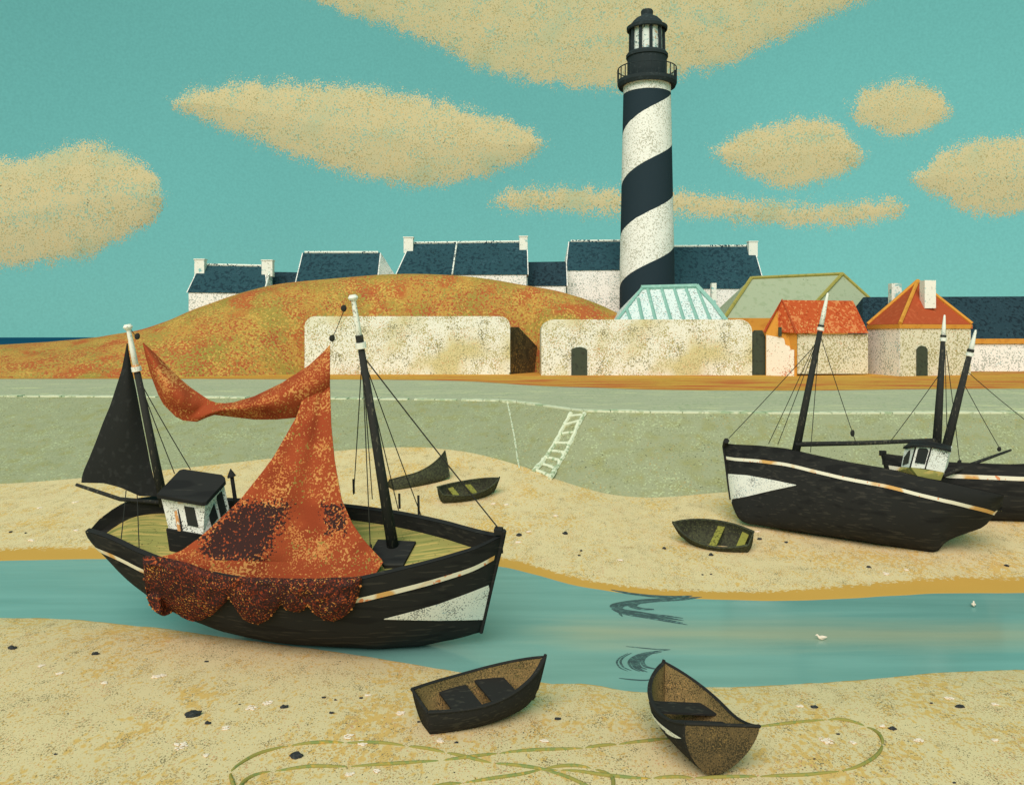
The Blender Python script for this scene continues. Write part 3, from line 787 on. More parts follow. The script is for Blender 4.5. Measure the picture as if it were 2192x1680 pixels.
mr = n.new('ShaderNodeMapRange'); mr.inputs[1].default_value = .665; mr.inputs[2].default_value = .69; l.new(nw2.outputs[0], mr.inputs[0])
mx1 = n.new('ShaderNodeMix'); mx1.data_type = 'RGBA'; mx1.inputs[7].default_value = lin((150,146,130)); l.new(mx.outputs[2], mx1.inputs[6]); l.new(mr.outputs[0], mx1.inputs[0])
mx2 = n.new('ShaderNodeMix'); mx2.data_type = 'RGBA'; l.new(blackm, mx2.inputs[0]); l.new(mx1.outputs[2], mx2.inputs[6]); mx2.inputs[7].default_value = lin((40,54,62))
l.new(mx2.outputs[2], b.inputs['Base Color'])
part('shaft', MB().lathe(lc, [(r0, 3.5), (r0-.3*k*8, LZ(560)), (r1, LZ(206)), (r1, LZ(178))], 96), ms, lt_, smooth=True)
ik = M['blackiron']
part('gallery_floor', MB().lathe(lc, [(r1*.9, LZ(176)), (r1*1.0, LZ(186)), (60*k, LZ(188)), (63*k, LZ(181)), (63*k, LZ(174)), (30*k, LZ(174)), (r1*.9, LZ(176))], 64), ik, lt_, smooth=False)
rl_ = part('railing', MB().lathe(lc, [(61.6*k, LZ(150.5)), (62.8*k, LZ(150.5)), (62.8*k, LZ(148.5)), (61.6*k, LZ(148.5)), (61.6*k, LZ(150.5))], 64), ik, lt_)
for i in range(26):
    a = 2*math.pi*(i+.5)/26
    part('baluster', MB().tube([lc+Vector((62.2*k*math.cos(a), 62.2*k*math.sin(a), LZ(174.5))), lc+Vector((62.2*k*math.cos(a), 62.2*k*math.sin(a), LZ(149)))], .075, 5), ik, rl_)
part('service_drum', MB().lathe(lc, [(42*k, LZ(175)), (42*k, LZ(126)), (44.5*k, LZ(125)), (44.5*k, LZ(119)), (41.5*k, LZ(115)), (2*k, LZ(114))], 64), ik, lt_, smooth=False)
M['lamp_glass'] = mat('lantern_glass', (226, 230, 220), [((150, 180, 178), 2.0, .54, .04, .4), ((96, 104, 100), 2.6, .60, .02, .6), ((214, 176, 140), 2.2, .68, .03, .4)], rough=.3, spec=.5)
lg = part('lantern_glass', MB().lathe(lc, [(34.5*k, LZ(116)), (33.5*k, LZ(54))], 10), M['lamp_glass'], lt_)
for i in range(10):
    a = 2*math.pi*(i+.5)/10 + .08
    part('glazing_bar', MB().tube([lc+Vector((35.8*k*math.cos(a), 35.8*k*math.sin(a), LZ(117))), lc+Vector((34.6*k*math.cos(a), 34.6*k*math.sin(a), LZ(55)))], .22, 5), ik, lg)
part('dome', MB().lathe(lc, [(33*k, LZ(58)), (41*k, LZ(68)), (43*k, LZ(66)), (43.5*k, LZ(60)), (35*k, LZ(55)), (31*k, LZ(48)), (24*k, LZ(41)), (14*k, LZ(36)), (12.5*k, LZ(33)), (13.2*k, LZ(26)), (11.5*k, LZ(22.5)), (6*k, LZ(21)), (.1*k, LZ(20.8))], 48), ik, lt_, smooth=False)

# ------------------------------------------------------------------ fishing boats
def pose(yaw, heel, trim=0):
    return Matrix.Rotation(R_(yaw), 3, 'Z') @ Matrix.Rotation(R_(trim), 3, 'Y') @ Matrix.Rotation(R_(heel), 3, 'X')
class Hull:
    """tab rows: (k, u, w_rail, half_beam, w_keel); u runs stern -> bow in A, bow -> stern in B and C"""
    def __init__(s, tab, O, Rm, rake):
        s.tab, s.O, s.R, s.rake = tab, Vector(O), Rm, rake
        s.ve = lambda k: .75
        s.c = [[(r[0], r[i]) for r in tab] for i in range(5)]
    def at(s, k, t, side, out=0.0, vs=1.0):
        u, wr, b, wk = (sinterp(k, s.c[i]) for i in (1, 2, 3, 4))
        v = b*math.sin(math.pi/2*t)**s.ve(k)
        w = wk + (wr-wk)*(1-math.cos(math.pi/2*t))**.9
        fr = 1-(w-wk)/max(1e-3, wr-wk)
        u += s.rake(k, fr)
        if out:
            # push outwards, roughly along the section normal
            v += out*min(1, v/.15); w -= out*.35*(1-t)
        return s.O + s.R @ Vector((u, side*v*vs, w))
    def loc(s, u, v, w): return s.O + s.R @ Vector((u, v, w))
def hull_hit(h, x, y, out=.0):
    """point of the near hull side seen at picture point (x, y)"""
    if not hasattr(h, 'tabp'):
        h.tabp = []
        for i in range(161):
            for j in range(41):
                q_ = h.at(i/160, j/40, -1)
                h.tabp.append((1096+F*q_.x/q_.y, HZ-F*(q_.z-H)/q_.y, q_.y, i/160, j/40))
    # nearest to the eye among close samples
    best = min(h.tabp, key=lambda r: (r[0]-x)**2+(r[1]-y)**2 + (r[2]-20)*6)
    k_, t = best[3], best[4]
    def pr(k_, t):
        q_ = h.at(k_, t, -1, out); return 1096+F*q_.x/q_.y, HZ-F*(q_.z-H)/q_.y
    for _ in range(6):
        a, b = pr(k_, t); e_ = 1e-3
        a1, b1 = pr(k_+e_, t); a2, b2 = pr(k_, t-e_)
        j11, j21, j12, j22 = (a1-a)/e_, (b1-b)/e_, (a-a2)/e_, (b-b2)/e_
        det = j11*j22-j12*j21
        if abs(det) < 1e-6: break
        dx_, dy_ = x-a, y-b
        k_ = max(0, min(1, k_+max(-.05, min(.05, (j22*dx_-j12*dy_)/det))))
        t = max(.002, min(1, t+max(-.1, min(.1, (-j21*dx_+j11*dy_)/det))))
    return h.at(k_, t, -1, out), k_, t
def decal(h, top, bot, nx, ny, out=.022):
    """paint shape on the hull, bounded by two picture curves; returns near side and its mirror image"""
    x0, x1 = top[0][0], top[-1][0]
    kt = {}
    def fn(a, b):
        x = x0+(x1-x0)*a; y0, y1 = interp(x, top), interp(x, bot)
        q_, k_, t = hull_hit(h, x, y0+(y1-y0)*b, out); kt[(a, b)] = (k_, t); return q_
    m1 = MB().grid(fn, nx, ny)
    m2 = MB().grid(lambda a, b: h.at(kt[(a, b)][0], kt[(a, b)][1], 1, out), nx, ny)
    return m1, m2
def shell_strip(h, side, k0, k1, tf, n, out=.02, m_=4):
    """thin strip of paint on the hull side; tf(k) -> (t_low, t_high)"""
    def fn(a, b):
        k_ = k0+(k1-k0)*a; lo, hi = tf(k_)
        return h.at(k_, lo+(hi-lo)*b, side, out)
    return MB().grid(fn, n, m_)
def t_for_w(h, k, w):
    u, wr, b, wk = (sinterp(k, h.c[i]) for i in (1, 2, 3, 4))
    x = max(0, min(1, (w-wk)/max(1e-3, wr-wk)))**(1/.9)
    return math.acos(max(-1, min(1, 1-x)))/(math.pi/2)
def inner_v(h, a, w, inset):
    u, wr, bb, wk = (sinterp(a, h.c[i]) for i in (1, 2, 3, 4))
    t = t_for_w(h, a, w)
    return max(0.0, min(bb*math.sin(math.pi/2*t)**h.ve(a)-inset*.6, bb-inset))
def build_hull(root, h, deckz, n=60, m_=14, deckmat='deck', rail_w=.16, hullm='black'):
    mb = MB()
    for side in (-1, 1):
        mb.grid(lambda a, b: h.at(a, b, side), n, m_)
    # end plates (stem and stern)
    for kk in (0, 1):
        for j in range(m_-1):
            t0, t1 = j/(m_-1), (j+1)/(m_-1)
            mb.quad(h.at(kk,t0,-1), h.at(kk,t1,-1), h.at(kk,t1,1), h.at(kk,t0,1))
    hu = part('hull', mb, M[hullm], root, smooth=True)
    # bulwark: inner skin and cap
    mb = MB()
    def inner(a, b, side):
        p_ = h.at(a, 1, side); c_ = h.at(a, 1, side, vs=0)
        u, wr, bb, wk = (sinterp(a, h.c[i]) for i in (1, 2, 3, 4))
        v = inner_v(h, a, wr - b*(wr-deckz(a)), rail_w)*side
        return h.loc(u+h.rake(a, 0), v, wr - b*(wr-deckz(a)))
    for side in (-1, 1):
        mb.grid(lambda a, b: inner(a, b, side), n, 4)
        mb.grid(lambda a, b: h.at(a, 1, side).lerp(inner(a, 0, side), b)+h.R@Vector((0,0,.012)), n, 2)
    part('bulwark', mb, M['black'], root)
    mb = MB()
    def dk(a, b):
        u, wr, bb, wk = (sinterp(a, h.c[i]) for i in (1, 2, 3, 4))
        v = inner_v(h, a, deckz(a), rail_w)*(2*b-1)
        return h.loc(u+h.rake(a, 0), v, deckz(a)+.01*(1-(2*b-1)**2))
    mb.grid(dk, n, 9)
    part('deck', mb, M[deckmat], root)
    return hu
def lines_part(root, name, a, b, r=.014, matn='line'):
    a, b = Vector(a), Vector(b)
    pts = [a.lerp(b, i/8) - Vector((0, 0, .03*math.sin(math.pi*i/8))) for i in range(9)]
    return part(name, MB().tube(pts, r, 5), M[matn], root)
def mast_build(root, top, base, white_frac, r_top, r_base, band=None, truck=True, pointed=False):
    """top, base: Vectors; the upper white_frac is a slimmer white pole"""
    d = base-top
    wb = top + d*white_frac
    ms_ = part('mast', MB().tube([wb, wb.lerp(base, .5), base], [r_top, (r_top+r_base)/2, r_base], 12), M['mast'], root, smooth=True)
    tp = [top, top+d*.01, top+d*(white_frac*.5), wb-d*.004]
    rr_ = [r_top*.25 if pointed else r_top*.6, r_top*(.45 if pointed else .65), r_top*.85, r_top*.95]
    part('topmast', MB().tube(tp, rr_, 10), M['white'], ms_, smooth=True)
    if truck:
        ax = d.normalized()
        part('truck', MB().tube([top-ax*.02, top+ax*.05, top+ax*.09, top+ax*.16], [r_top*1.0, r_top*1.5, r_top*1.25, r_top*.6], 10), M['white'], ms_)
    if band:
        for f0, f1, rf, mn in band:
            part('mast_band', MB().tube([top+d*f0, top+d*f1], r_top*rf, 12), M[mn], ms_)
    return ms_

# ---- the big boat with the net
TA = [(.0,-5.74,2.07,.10,1.93),(.020,-5.51,2.31,.41,1.75),(.067,-4.97,2.55,.80,1.38),(.113,-4.43,2.59,1.00,0.68),(.160,-3.89,2.53,1.16,0.25),(.207,-3.35,2.45,1.33,-0.07),(.253,-2.81,2.37,1.46,-0.28),(.300,-2.26,2.30,1.58,-0.41),(.347,-1.72,2.23,1.69,-0.54),(.393,-1.18,2.20,1.74,-0.62),(.440,-.64,2.16,1.79,-0.68),(.487,-.10,2.14,1.82,-0.72),(.533,.44,2.14,1.82,-0.73),(.580,.98,2.14,1.79,-0.73),(.627,1.52,2.14,1.73,-0.74),(.673,2.06,2.15,1.64,-0.76),(.720,2.60,2.15,1.55,-0.77),(.767,3.14,2.20,1.36,-0.75),(.813,3.68,2.25,1.15,-0.74),(.860,4.23,2.30,.92,-0.66),(.907,4.77,2.35,.66,-0.58),(.953,5.31,2.42,.39,-0.48),(1.0,5.85,2.57,.06,-0.36)]
OA = P(633, 1300, 22.5)
RA = pose(-12, 20)
HA = Hull(TA, OA, RA, lambda k_, fr: -.80*max(0, (k_-.62)/.38)**2*fr)
ba = thing('fishing_boat', 'black fishing boat heeled in the channel with orange net hung between its masts', 'fishing boat', (OA.x, OA.y-.6, 0))
def deckA(k_):
    wr = sinterp(k_, HA.c[2]); return wr-.50+.12*math.sin(math.pi*k_)
build_hull(ba, HA, deckA)
def stripeA(k_):
    lo = t_for_w(HA, k_, sinterp(k_, HA.c[2])-.60-.02); hi = t_for_w(HA, k_, sinterp(k_, HA.c[2])-.48)
    return lo, hi
for sd_ in (-1, 1):
    part('stripe', shell_strip(HA, sd_, .04, .995, stripeA, 90), M['stripe'], ba)
def patchA(k_):
    f_ = (k_-.70)/.30
    wr = sinterp(k_, HA.c[2])
    top = .12 + f_*1.08; bot = .02 - f_*.0
    return t_for_w(HA, k_, bot), t_for_w(HA, k_, top)
for mb_ in decal(HA, [(822,1324),(880,1309),(940,1292),(1000,1270),(1046,1252)], [(822,1325.5),(880,1327),(940,1328),(1000,1327),(1034,1326),(1046,1325)], 34, 9):
    part('bow_patch', mb_, M['patch'], ba)
part('stem_post', MB().tube([HA.at(1, t, 1, vs=0)+RA@Vector((.03,0,0)) for t in (0,.3,.6,.8,.95)] + [HA.loc(5.90,0,2.72)], [.05,.05,.05,.055,.07,.08], 6), M['black'], ba)
for nm_ in ['stem_head']:
    part(nm_, MB().box((0,0,0), (.2,.16,.14)).add([],[]), M['black'], ba)
    o_ = bpy.data.objects[nm_]
    me = o_.data
    for v in me.vertices:
        v.co = HA.loc(5.78, 0, 2.70) + RA@v.co.copy().__add__(ORG[ba.name]) - ORG[ba.name]
# masts
YM = 22.4
def on_deckA(x, y, dz=0.0):
    n_ = RA@Vector((0,0,1)); o_ = Vector((0,0,H)); d = P(x,y,1.0)-o_
    p0 = HA.loc(1.5, 0, 1.72+dz); t = (p0-o_).dot(n_)/d.dot(n_)
    return o_+d*t
fm_base = on_deckA(842, 1176, .05); fm_top = P(755,633,fm_base.y-.9)
mast_build(ba, fm_top, fm_base, .205, .085, .155, band=[(.15,.178,1.15,'mast'), (.178,.20,1.6,'white')])
mz_top = P(273,696,YM+.1); mz_base = P(352,1082,YM+.7)
mast_build(ba, mz_top, mz_base, .255, .085, .13, band=[(.215,.225,1.2,'rust'), (.225,.25,1.5,'white')])
# mast step
q4 = [(797,1174),(809,1154),(890,1158),(862,1210),(822,1209)]
def on_deckA(x, y, dz=0.0):
    n_ = RA@Vector((0,0,1)); o_ = Vector((0,0,H)); d = P(x,y,1.0)-o_
    p0 = HA.loc(1.5, 0, 1.72+dz); t = (p0-o_).dot(n_)/d.dot(n_)
    return o_+d*t
part('mast_step', MB().prism([on_deckA(x,y,.16) for x,y in q4], RA@Vector((0,0,-.2))), M['black'], ba)
# mizzen sail and boom
cl = [(735,271,273),(747,269,274),(793,260,282),(830,248,290),(867,236,297),(905,220,304),(940,207,311),(975,193,318),(1005,182,324),(1030,174,332)]
foot = [(0,174,1033),(.3,222,1034),(.52,257,1043),(.78,300,1062),(1.0,338,1062)]
def sail(a, b):
    # b 0 top..1 foot
    y = 735+(1031-735)*b
    xl = interp(y, [(c[0], c[1]) for c in cl]); xr = interp(y, [(c[0], c[2]) for c in cl])
    x = xl+(xr-xl)*a
    if b > .8:
        g = (b-.8)/.2
        fy = interp(a, [(f_[0], f_[2]) for f_ in foot])
        y = (735+(1031-735)*.8) + (fy-(735+(1031-735)*.8))*g
        fxx = interp(a, [(f_[0], f_[1]) for f_ in foot]); x = x+(fxx-x)*g*g
    return P(x, y, YM+.25+.55*b-.25*math.sin(math.pi*a)*math.sin(math.pi*min(1,b*.8)))
sm = MB().grid(sail, 14, 34)
sm2 = MB(); sm2.add(sm.v, sm.f); sm2.add([v+Vector((0,.02,0)) for v in sm.v], sm.f)
part('sail', sm2, M['canvas'], ba, smooth=True, fix=False)
part('boom', MB().tube([P(163,1037,YM+.85), P(200,1049,YM+.85), P(257,1068,YM+.85), P(348,1076,YM+.8)], [.045,.055,.06,.06], 8), M['mast'], ba, smooth=True)
# wheelhouse
fL0, fR0, bR0 = P(361,1132,21.7), P(435,1144,21.35), P(491,1090,21.9)
fL1, fR1, bR1, bL1 = P(343,1071,21.6), P(439,1082,21.25), P(479,1037,21.8), P(391,1012,22.2)
bL0 = P(420,1072,22.3)
p0_, p1_, p2_ = P(336,1066,21.45), P(437,1083,21.05), P(388,1011,22.35)
nr_ = (p1_-p0_).cross(p2_-p0_).normalized()
def on_roof(x, y):
    o_ = Vector((0,0,H)); d = P(x,y,1.0)-o_
    return o_+d*((p0_-o_).dot(nr_)/d.dot(nr_))
rf = [p0_, on_roof(434,1083), on_roof(443,1081), on_roof(484,1036), on_roof(483,1029), on_roof(476,1023), on_roof(394,1011), on_roof(386,1013)]
def under(v): return Vector((v.x, v.y, p0_.z-(nr_.x*(v.x-p0_.x)+nr_.y*(v.y-p0_.y))/nr_.z+.005))
bL1 = fL1+(bR1-fR1); bL0 = fL0+(bR0-fR0)
fL1, fR1, bR1, bL1 = (under(v) for v in (fL1, fR1, bR1, bL1))
wh = part('wheelhouse', MB().hexa([fL0,fR0,bR0,bL0], [fL1,fR1,bR1,bL1]), M['cabin'], ba)
# coaming under it
dn_ = RA@Vector((0,0,-1))
part('coaming', MB().hexa([fL0+dn_*.72+Vector((-.12,0,0)), fR0+dn_*.45, bR0+dn_*.5, bL0+dn_*.7], [fL0+Vector((-.06,-.02,0)), fR0+Vector((0,-.02,-.01)), bR0, bL0]), M['black'], ba)
part('roof', MB().prism(rf, RA@Vector((0,0,.10))), M['black'], wh)
def quadpart(name, px, parent, matn, off=-.03, plane=None):
    """flat piece lying on the plane of three points, seen at picture points px"""
    a, b_, c_ = plane
    n_ = (b_-a).cross(c_-a).normalized()
    if n_.y > 0: n_ = -n_
    o_ = Vector((0,0,H)); pts_ = []
    for x, y in px:
        d = P(x,y,1.0)-o_; t = (a-o_).dot(n_)/d.dot(n_)
        pts_.append(o_+d*t+n_*.025)
    return part(name, MB().prism(pts_, -n_*.04), M[matn], parent)
fp = (fL0, fR0, fR1); sp2 = (fR0, bR0, bR1)
quadpart('window', [(395,1082),(416,1086),(425,1128),(403,1123)], wh, 'glassdark', plane=fp)
quadpart('door_seam', [(379,1077),(381.5,1077.5),(392,1138),(389.5,1137.5)], wh, 'black', plane=fp)
quadpart('rust_streak', [(371,1076),(377,1077),(388,1138),(382,1137)], wh, 'rust', plane=fp)
quadpart('window', [(441,1083),(456,1071),(466,1107),(452,1125)], wh, 'glassdark', plane=sp2)
quadpart('window', [(462,1062),(474,1051),(484,1093),(472,1106)], wh, 'glassdark', plane=sp2)
sk = part('stove_pipe', MB().tube([P(505,1080,22.6), P(496,1018,22.7)], .055, 8), M['black'], ba)
part('cowl', MB().tube([P(496.5,1021,22.7), P(495.5,1018,22.7), P(493.5,1003,22.7)], [.12,.115,.01], 10), M['black'], sk)
# rigging
hd = fm_top.lerp(fm_base, .225)
for x, y, Yx, nm_ in [(757,1058,23.2,'shroud'),(797,1068,23.4,'shroud'),(853,1092,23.1,'shroud'),(902,1104,23.0,'shroud'),(795,1226,20.9,'shroud'),(752,1220,20.9,'shroud')][:5]:
    lines_part(ba, nm_, hd, P(x,y,Yx))
lines_part(ba, 'forestay', hd, HA.loc(5.80,0,2.75), r=.018)
md = mz_top.lerp(mz_base, .29)
for x, y, Yx in [(374,1014,23.0),(408,1005,23.0),(259,1157,21.6),(298,1172,21.4)]:
    lines_part(ba, 'shroud', md if x > 300 else P(270+(x-259)*.6, 1050, YM+.85), P(x,y,Yx))
for x, y0, y1, Yx in [(752,1165,1221,20.85),(794,1165,1228,20.85),(757,1025,1056,23.2),(855,1056,1088,23.1),(896,1060,1104,23.0)]:
    part('shroud_screw', MB().tube([P(x-.5,y0,Yx), P(x+.5,y1,Yx)], .032, 6), M['line'], ba)
for (x, y, Yx, r) in [(294,720,YM,6.2),(736,660,YM-.5,6.5),(711,724,YM-.3,6.5)]:
    part('pulley_block', MB().blob(P(x,y,Yx), (r*Yx/F, .05, r*1.15*Yx/F), n=12, rough=.08), M['line'], ba)
lines_part(ba, 'halyard', P(737,662,YM-.5), P(711,724,YM-.3), r=.010)
lines_part(ba, 'halyard', P(281,706,YM), P(294,720,YM), r=.010)

# ---- the net
nt = thing('fishing_net', 'orange fishing net slung between masts and heaped over the boat side', 'fishing net', P(600, 1245, 20.7))
up = [(305,733),(322,748),(339,764),(364,790),(389,814),(408,830),(427,843),(445,855),(462,862),(480,863),(500,861),(544,848),(602,820),(661,782),(690,755),(706,738)]
lo = [(305,735),(312,765),(321,799),(339,846),(350,866),(362,878),(376,892),(392,900),(421,903),(444,893),(459,888),(500,893),(544,898),(591,898),(635,894),(706,850)]
def swag(a, b):
    # a runs tip -> block; pair up the two edges by arc position
    q_ = a*(len(up)-1); i = min(int(q_), len(up)-2); f_ = q_-i
    u_ = (up[i][0]+(up[i+1][0]-up[i][0])*f_, up[i][1]+(up[i+1][1]-up[i][1])*f_)
    l_ = (lo[i][0]+(lo[i+1][0]-lo[i][0])*f_, lo[i][1]+(lo[i+1][1]-lo[i][1])*f_)
    x = u_[0]+(l_[0]-u_[0])*b; y = u_[1]+(l_[1]-u_[1])*b
    bulge = .55*math.sin(math.pi*b)*abs(math.sin(math.pi*min(1,a/.5)) if a < .5 else math.sin(math.pi*(a-.5)/.5*.6+.2))
    Yx = YM-.1-.2*a - bulge*.8 + .04*N(x*.05, y*.05)
    return P(x, y, Yx)
def two_sided(mb, th=.03):
    r = MB(); r.add(mb.v, mb.f); r.add([v+Vector((0,th,0)) for v in mb.v], mb.f); return r
part('swag', two_sided(MB().grid(swag, 61, 14)), M['net'], nt, smooth=True, fix=False)
Lc = [(738,706),(780,690),(820,664),(860,645),(893,634),(928,614),(978,585),(1013,559),(1069,514),(1109,472),(1150,427),(1180,386),(1192,345),(1200,306)]
Rc = [(738,706.5),(823,706),(911,709),(984,716),(1069,731),(1121,754),(1153,776),(1180,800),(1201,820),(1222,806),(1243,772)]
def curtain(a, b):
    # b: 0 top, 1 bottom hem.  left edge by y, hem runs from (306,1200) to (772,1245)
    if b < .999:
        yl = 738+(1198-738)*b; yr = 738+(1203-738)*b
    else: yl, yr = 1198, 1203
    xl = interp(yl, Lc); xr = interp(yr, Rc)
    x = xl+(xr-xl)*a; y = yl+(yr-yl)*a
    # hang: depth goes from the yard down to the near rail
    dep = (YM-.35) + (20.62-(YM-.35))*(b**1.3)
    fold = .05*b*math.sin(a*math.pi*5+b*1.5) + .10*b*math.sin(a*math.pi*2.0)
    return P(x, y, dep-fold)
cu = part('curtain', two_sided(MB().grid(curtain, 90, 90)), M['net_blend'], nt, smooth=True, fix=False)
def pic(x, y, z): return 1096+F*x/y, HZ-F*(z-H)/y
def bundle(x, y, z):
    px_, py_ = pic(x, y, z)
    v = 0.0
    # left bundle seen through the net, between the cabin and the centre fold
    def inside(poly_l, poly_r, y0, y1, soft):
        if not (y0-soft*2 < py_ < y1+soft*2): return 0
        l_, r_ = interp(py_, poly_l), interp(py_, poly_r)
        d = min(px_-l_, r_-px_, (py_-y0)*1.5, y1-py_)
        return max(0, min(1, .5+d/(2*soft)))
    v = max(v, inside([(1071,500),(1109,462),(1150,420),(1180,418),(1215,440)], [(1071,634),(1110,625),(1140,606),(1180,588),(1215,575)], 1067, 1222, 38))
    v = max(v, .85*inside([(1072,676),(1140,690)], [(1072,738),(1105,755),(1140,752)], 1068, 1150, 24))
    return v*.71
add_attr(cu, 'bundle', bundle)
# hem: from the curtain's bottom down to the lower front edge
hem_lo = [(306,1206),(345,1212),(397,1224),(440,1240),(476,1253),(540,1256),(620,1258),(700,1257),(768,1250),(800,1234),(820,1203)]
def hem(a, b):
    x = 306+(820-306)*a
    y0 = 1197+6*a
    y1 = interp(x, hem_lo)
    y = y0+(y1-y0)*b
    return P(x, y, 20.62-.16*a*0-.05*math.sin(a*math.pi*5+1.5)-.10*math.sin(a*math.pi*2.0)*(1-b*.5)-.10*b)
hm = part('hem', two_sided(MB().grid(hem, 60, 10)), M['net_blend'], nt, smooth=True, fix=False)
def hemdark(x, y, z):
    px_, py_ = pic(x, y, z)
    return max(0, min(.62, .3+(py_-(interp(px_, topl)-6))/26)) if px_ < 775 else 0
topl = [(306,1198),(345,1200),(397,1212),(440,1228),(476,1241),(540,1244),(620,1246),(700,1246),(773,1243)]
add_attr(hm, 'bundle', hemdark)
# inflated, lumpy dark heap over the near rail with hanging lobes
lob = [(306,1205),(309,1241),(315,1282),(322,1298),(333,1310),(345,1317),(353,1318),(363,1314),(371,1308),(380,1314),(389,1321),(400,1326),(412,1330),(430,1327),(441,1322),(455,1315),(471,1300),(482,1290),(490,1279),(496,1290),(503,1301),(512,1315),(523,1327),(536,1333),(550,1336),(562,1333),(573,1326),(588,1310),(600,1294),(607,1299),(614,1305),(628,1309),(643,1310),(652,1303),(658,1295),(666,1305),(676,1316),(695,1327),(714,1330),(732,1323),(746,1312),(757,1298),(764,1282),(770,1262),(773,1250)]
topl = [(306,1198),(345,1200),(397,1212),(440,1228),(476,1241),(540,1244),(620,1246),(700,1246),(773,1243)]
BOTA = [(196,1160),(218,1185),(258,1231),(310,1271),(373,1314),(430,1334),(481,1354),(588,1376),(716,1385),(811,1389)]
def heap(a, b):
    x = 306+(773-306)*a
    y0, y1 = interp(x, topl)-6, interp(x, lob)
    t = b*2-1 if False else b
    y = y0+(y1-y0)*(.5-.5*math.cos(math.pi*b))
    ed = math.sin(math.pi*min(1, b*.55+.45))
    sidef = min(1, a*14, (1-a)*14)**.5
    bul = .42*math.sin(math.pi*(.15+.85*b))**.6*sidef
    lump = .10*N(x*.035, y*.045, 3) + .05*N(x*.12, y*.12, 7)
    # the hull side recedes downwards; follow it
    if x > 345 or y < 1270:
        dep = hull_hit(HA, max(x, 330), min(y, interp(x, BOTA)-4))[0].y
    else: dep = hull_hit(HA, 345, 1275)[0].y
    return P(x, y, dep - .10 - bul*.75 + lump*sidef*.8)
hp = MB().grid(heap, 150, 30)
part('heap', two_sided(hp, .1), M['netdark'], nt, smooth=True, fix=False)
rim = MB()
for i in range(0, len(lob)-1):
    a_, b_ = lob[i], lob[i+1]
    for kx in range(2):
        f_ = kx/2
        x = a_[0]+(b_[0]-a_[0])*f_; y = a_[1]+(b_[1]-a_[1])*f_
        if random.random() < .7:
            rim.blob(P(x+random.uniform(-1.5,1.5), y-3+random.uniform(-2,1.5), min(hp.v, key=lambda v_: (1096+F*v_.x/v_.y-x)**2+(HZ-F*(v_.z-H)/v_.y-y)**2).y-.03), (.035,.03,.03), seed=i, n=6)
part('cork_floats', rim, M['cork'], nt, fix=False)['kind'] = 'stuff'
# dark folds lying on deck, behind and in front of the curtain's centre fold
def bulk(poly_top, poly_bot, x0, x1, Yt, Yb, lift, nx=40, ny=20, sd=0):
    def fn(a, b):
        x = x0+(x1-x0)*a; y0, y1 = interp(x, poly_top), interp(x, poly_bot)
        y = y0+(y1-y0)*b
        s_ = (math.sin(math.pi*min(1, max(0, a)))*math.sin(math.pi*(.06+.88*b)))**.5 if 0 < a < 1 else 0
        d0 = Yt+(Yb-Yt)*(y-1071)/(1205-1071)
        return P(x, y, d0 - lift*s_*(1+.35*N(x*.06+sd, y*.06)) - .05*N(x*.15, y*.15))
    return MB().grid(fn, nx, ny)
def cur_dep(x, y):
    b = (y-738)/(1200-738)
    return (YM-.35)+(20.62-(YM-.35))*(b**1.3)
# ---- the two boats beyond
TB = [(0,-5.34,3.33,.12,.95),(.053,-4.83,3.27,.47,.42),(.105,-4.31,3.25,.72,.23),(.158,-3.79,3.23,.94,.21),(.211,-3.28,3.19,1.14,.18),(.263,-2.76,3.15,1.31,.14),(.316,-2.25,3.07,1.46,.12),(.368,-1.73,2.97,1.59,.09),(.421,-1.22,2.88,1.69,.07),(.474,-.70,2.79,1.77,.04),(.526,-.19,2.72,1.83,.02),(.579,.33,2.66,1.86,-.01),(.632,.85,2.60,1.87,-.04),(.684,1.36,2.51,1.85,-.07),(.737,1.88,2.41,1.80,-.11),(.789,2.39,2.33,1.71,-.08),(.815,2.65,2.29,1.66,.26),(.842,2.91,2.26,1.60,.45),(.895,3.42,2.18,1.46,.72),(.947,3.94,2.11,1.29,1.03),(1,4.45,2.04,1.08,1.82)]
OB = P(1850,1160,31.2); RB = pose(-28, -13)
HB = Hull(TB, OB, RB, lambda k_, fr: .40*max(0, 1-k_/.12)**1.5*fr)
HB.ve = lambda k_: .75 if k_ < .6 else .75+1.5*((k_-.6)/.4)
bb_ = thing('fishing_boat', 'black two-masted fishing boat with white wheelhouse and white bow triangle, aground', 'fishing boat', (OB.x, OB.y, .3))
def deckB(k_): return sinterp(k_, HB.c[2])-.5
build_hull(bb_, HB, deckB)
def stripeB(k_):
    wr = sinterp(k_, HB.c[2]); d = .52 + .05*k_
    return t_for_w(HB, k_, wr-d-.12), t_for_w(HB, k_, wr-d)
for sd_ in (-1, 1):
    part('stripe', shell_strip(HB, sd_, .002, .985, stripeB, 90), M['stripe'], bb_)
def patchB(k_):
    f_ = k_/.30
    mid_ = 1.75-.03*f_
    top = 2.13-.42*f_; bot = 1.15+.55*f_
    return t_for_w(HB, k_, bot), t_for_w(HB, k_, top)
for mb_ in decal(HB, [(1558.5,1014),(1600,1017),(1650,1026),(1704,1037.5)], [(1562,1069),(1600,1062),(1650,1050),(1704,1038.5)], 34, 9):
    part('bow_patch', mb_, M['patch'], bb_)
part('stem_post', MB().tube([HB.at(0,t,1,vs=0)+RB@Vector((-.03,0,0)) for t in (.2,.5,.8,.97)]+[P(1555,943,33.8)], [.05,.07,.08,.10,.12], 6), M['black'], bb_)
mB1t, mB1b = P(1772,627,31.8), P(1700,985,32.2)
mast_build(bb_, mB1t, mB1b, .225, .10, .16, band=[(.19,.20,1.25,'mast'), (.205,.222,1.3,'white')], truck=False, pointed=True)
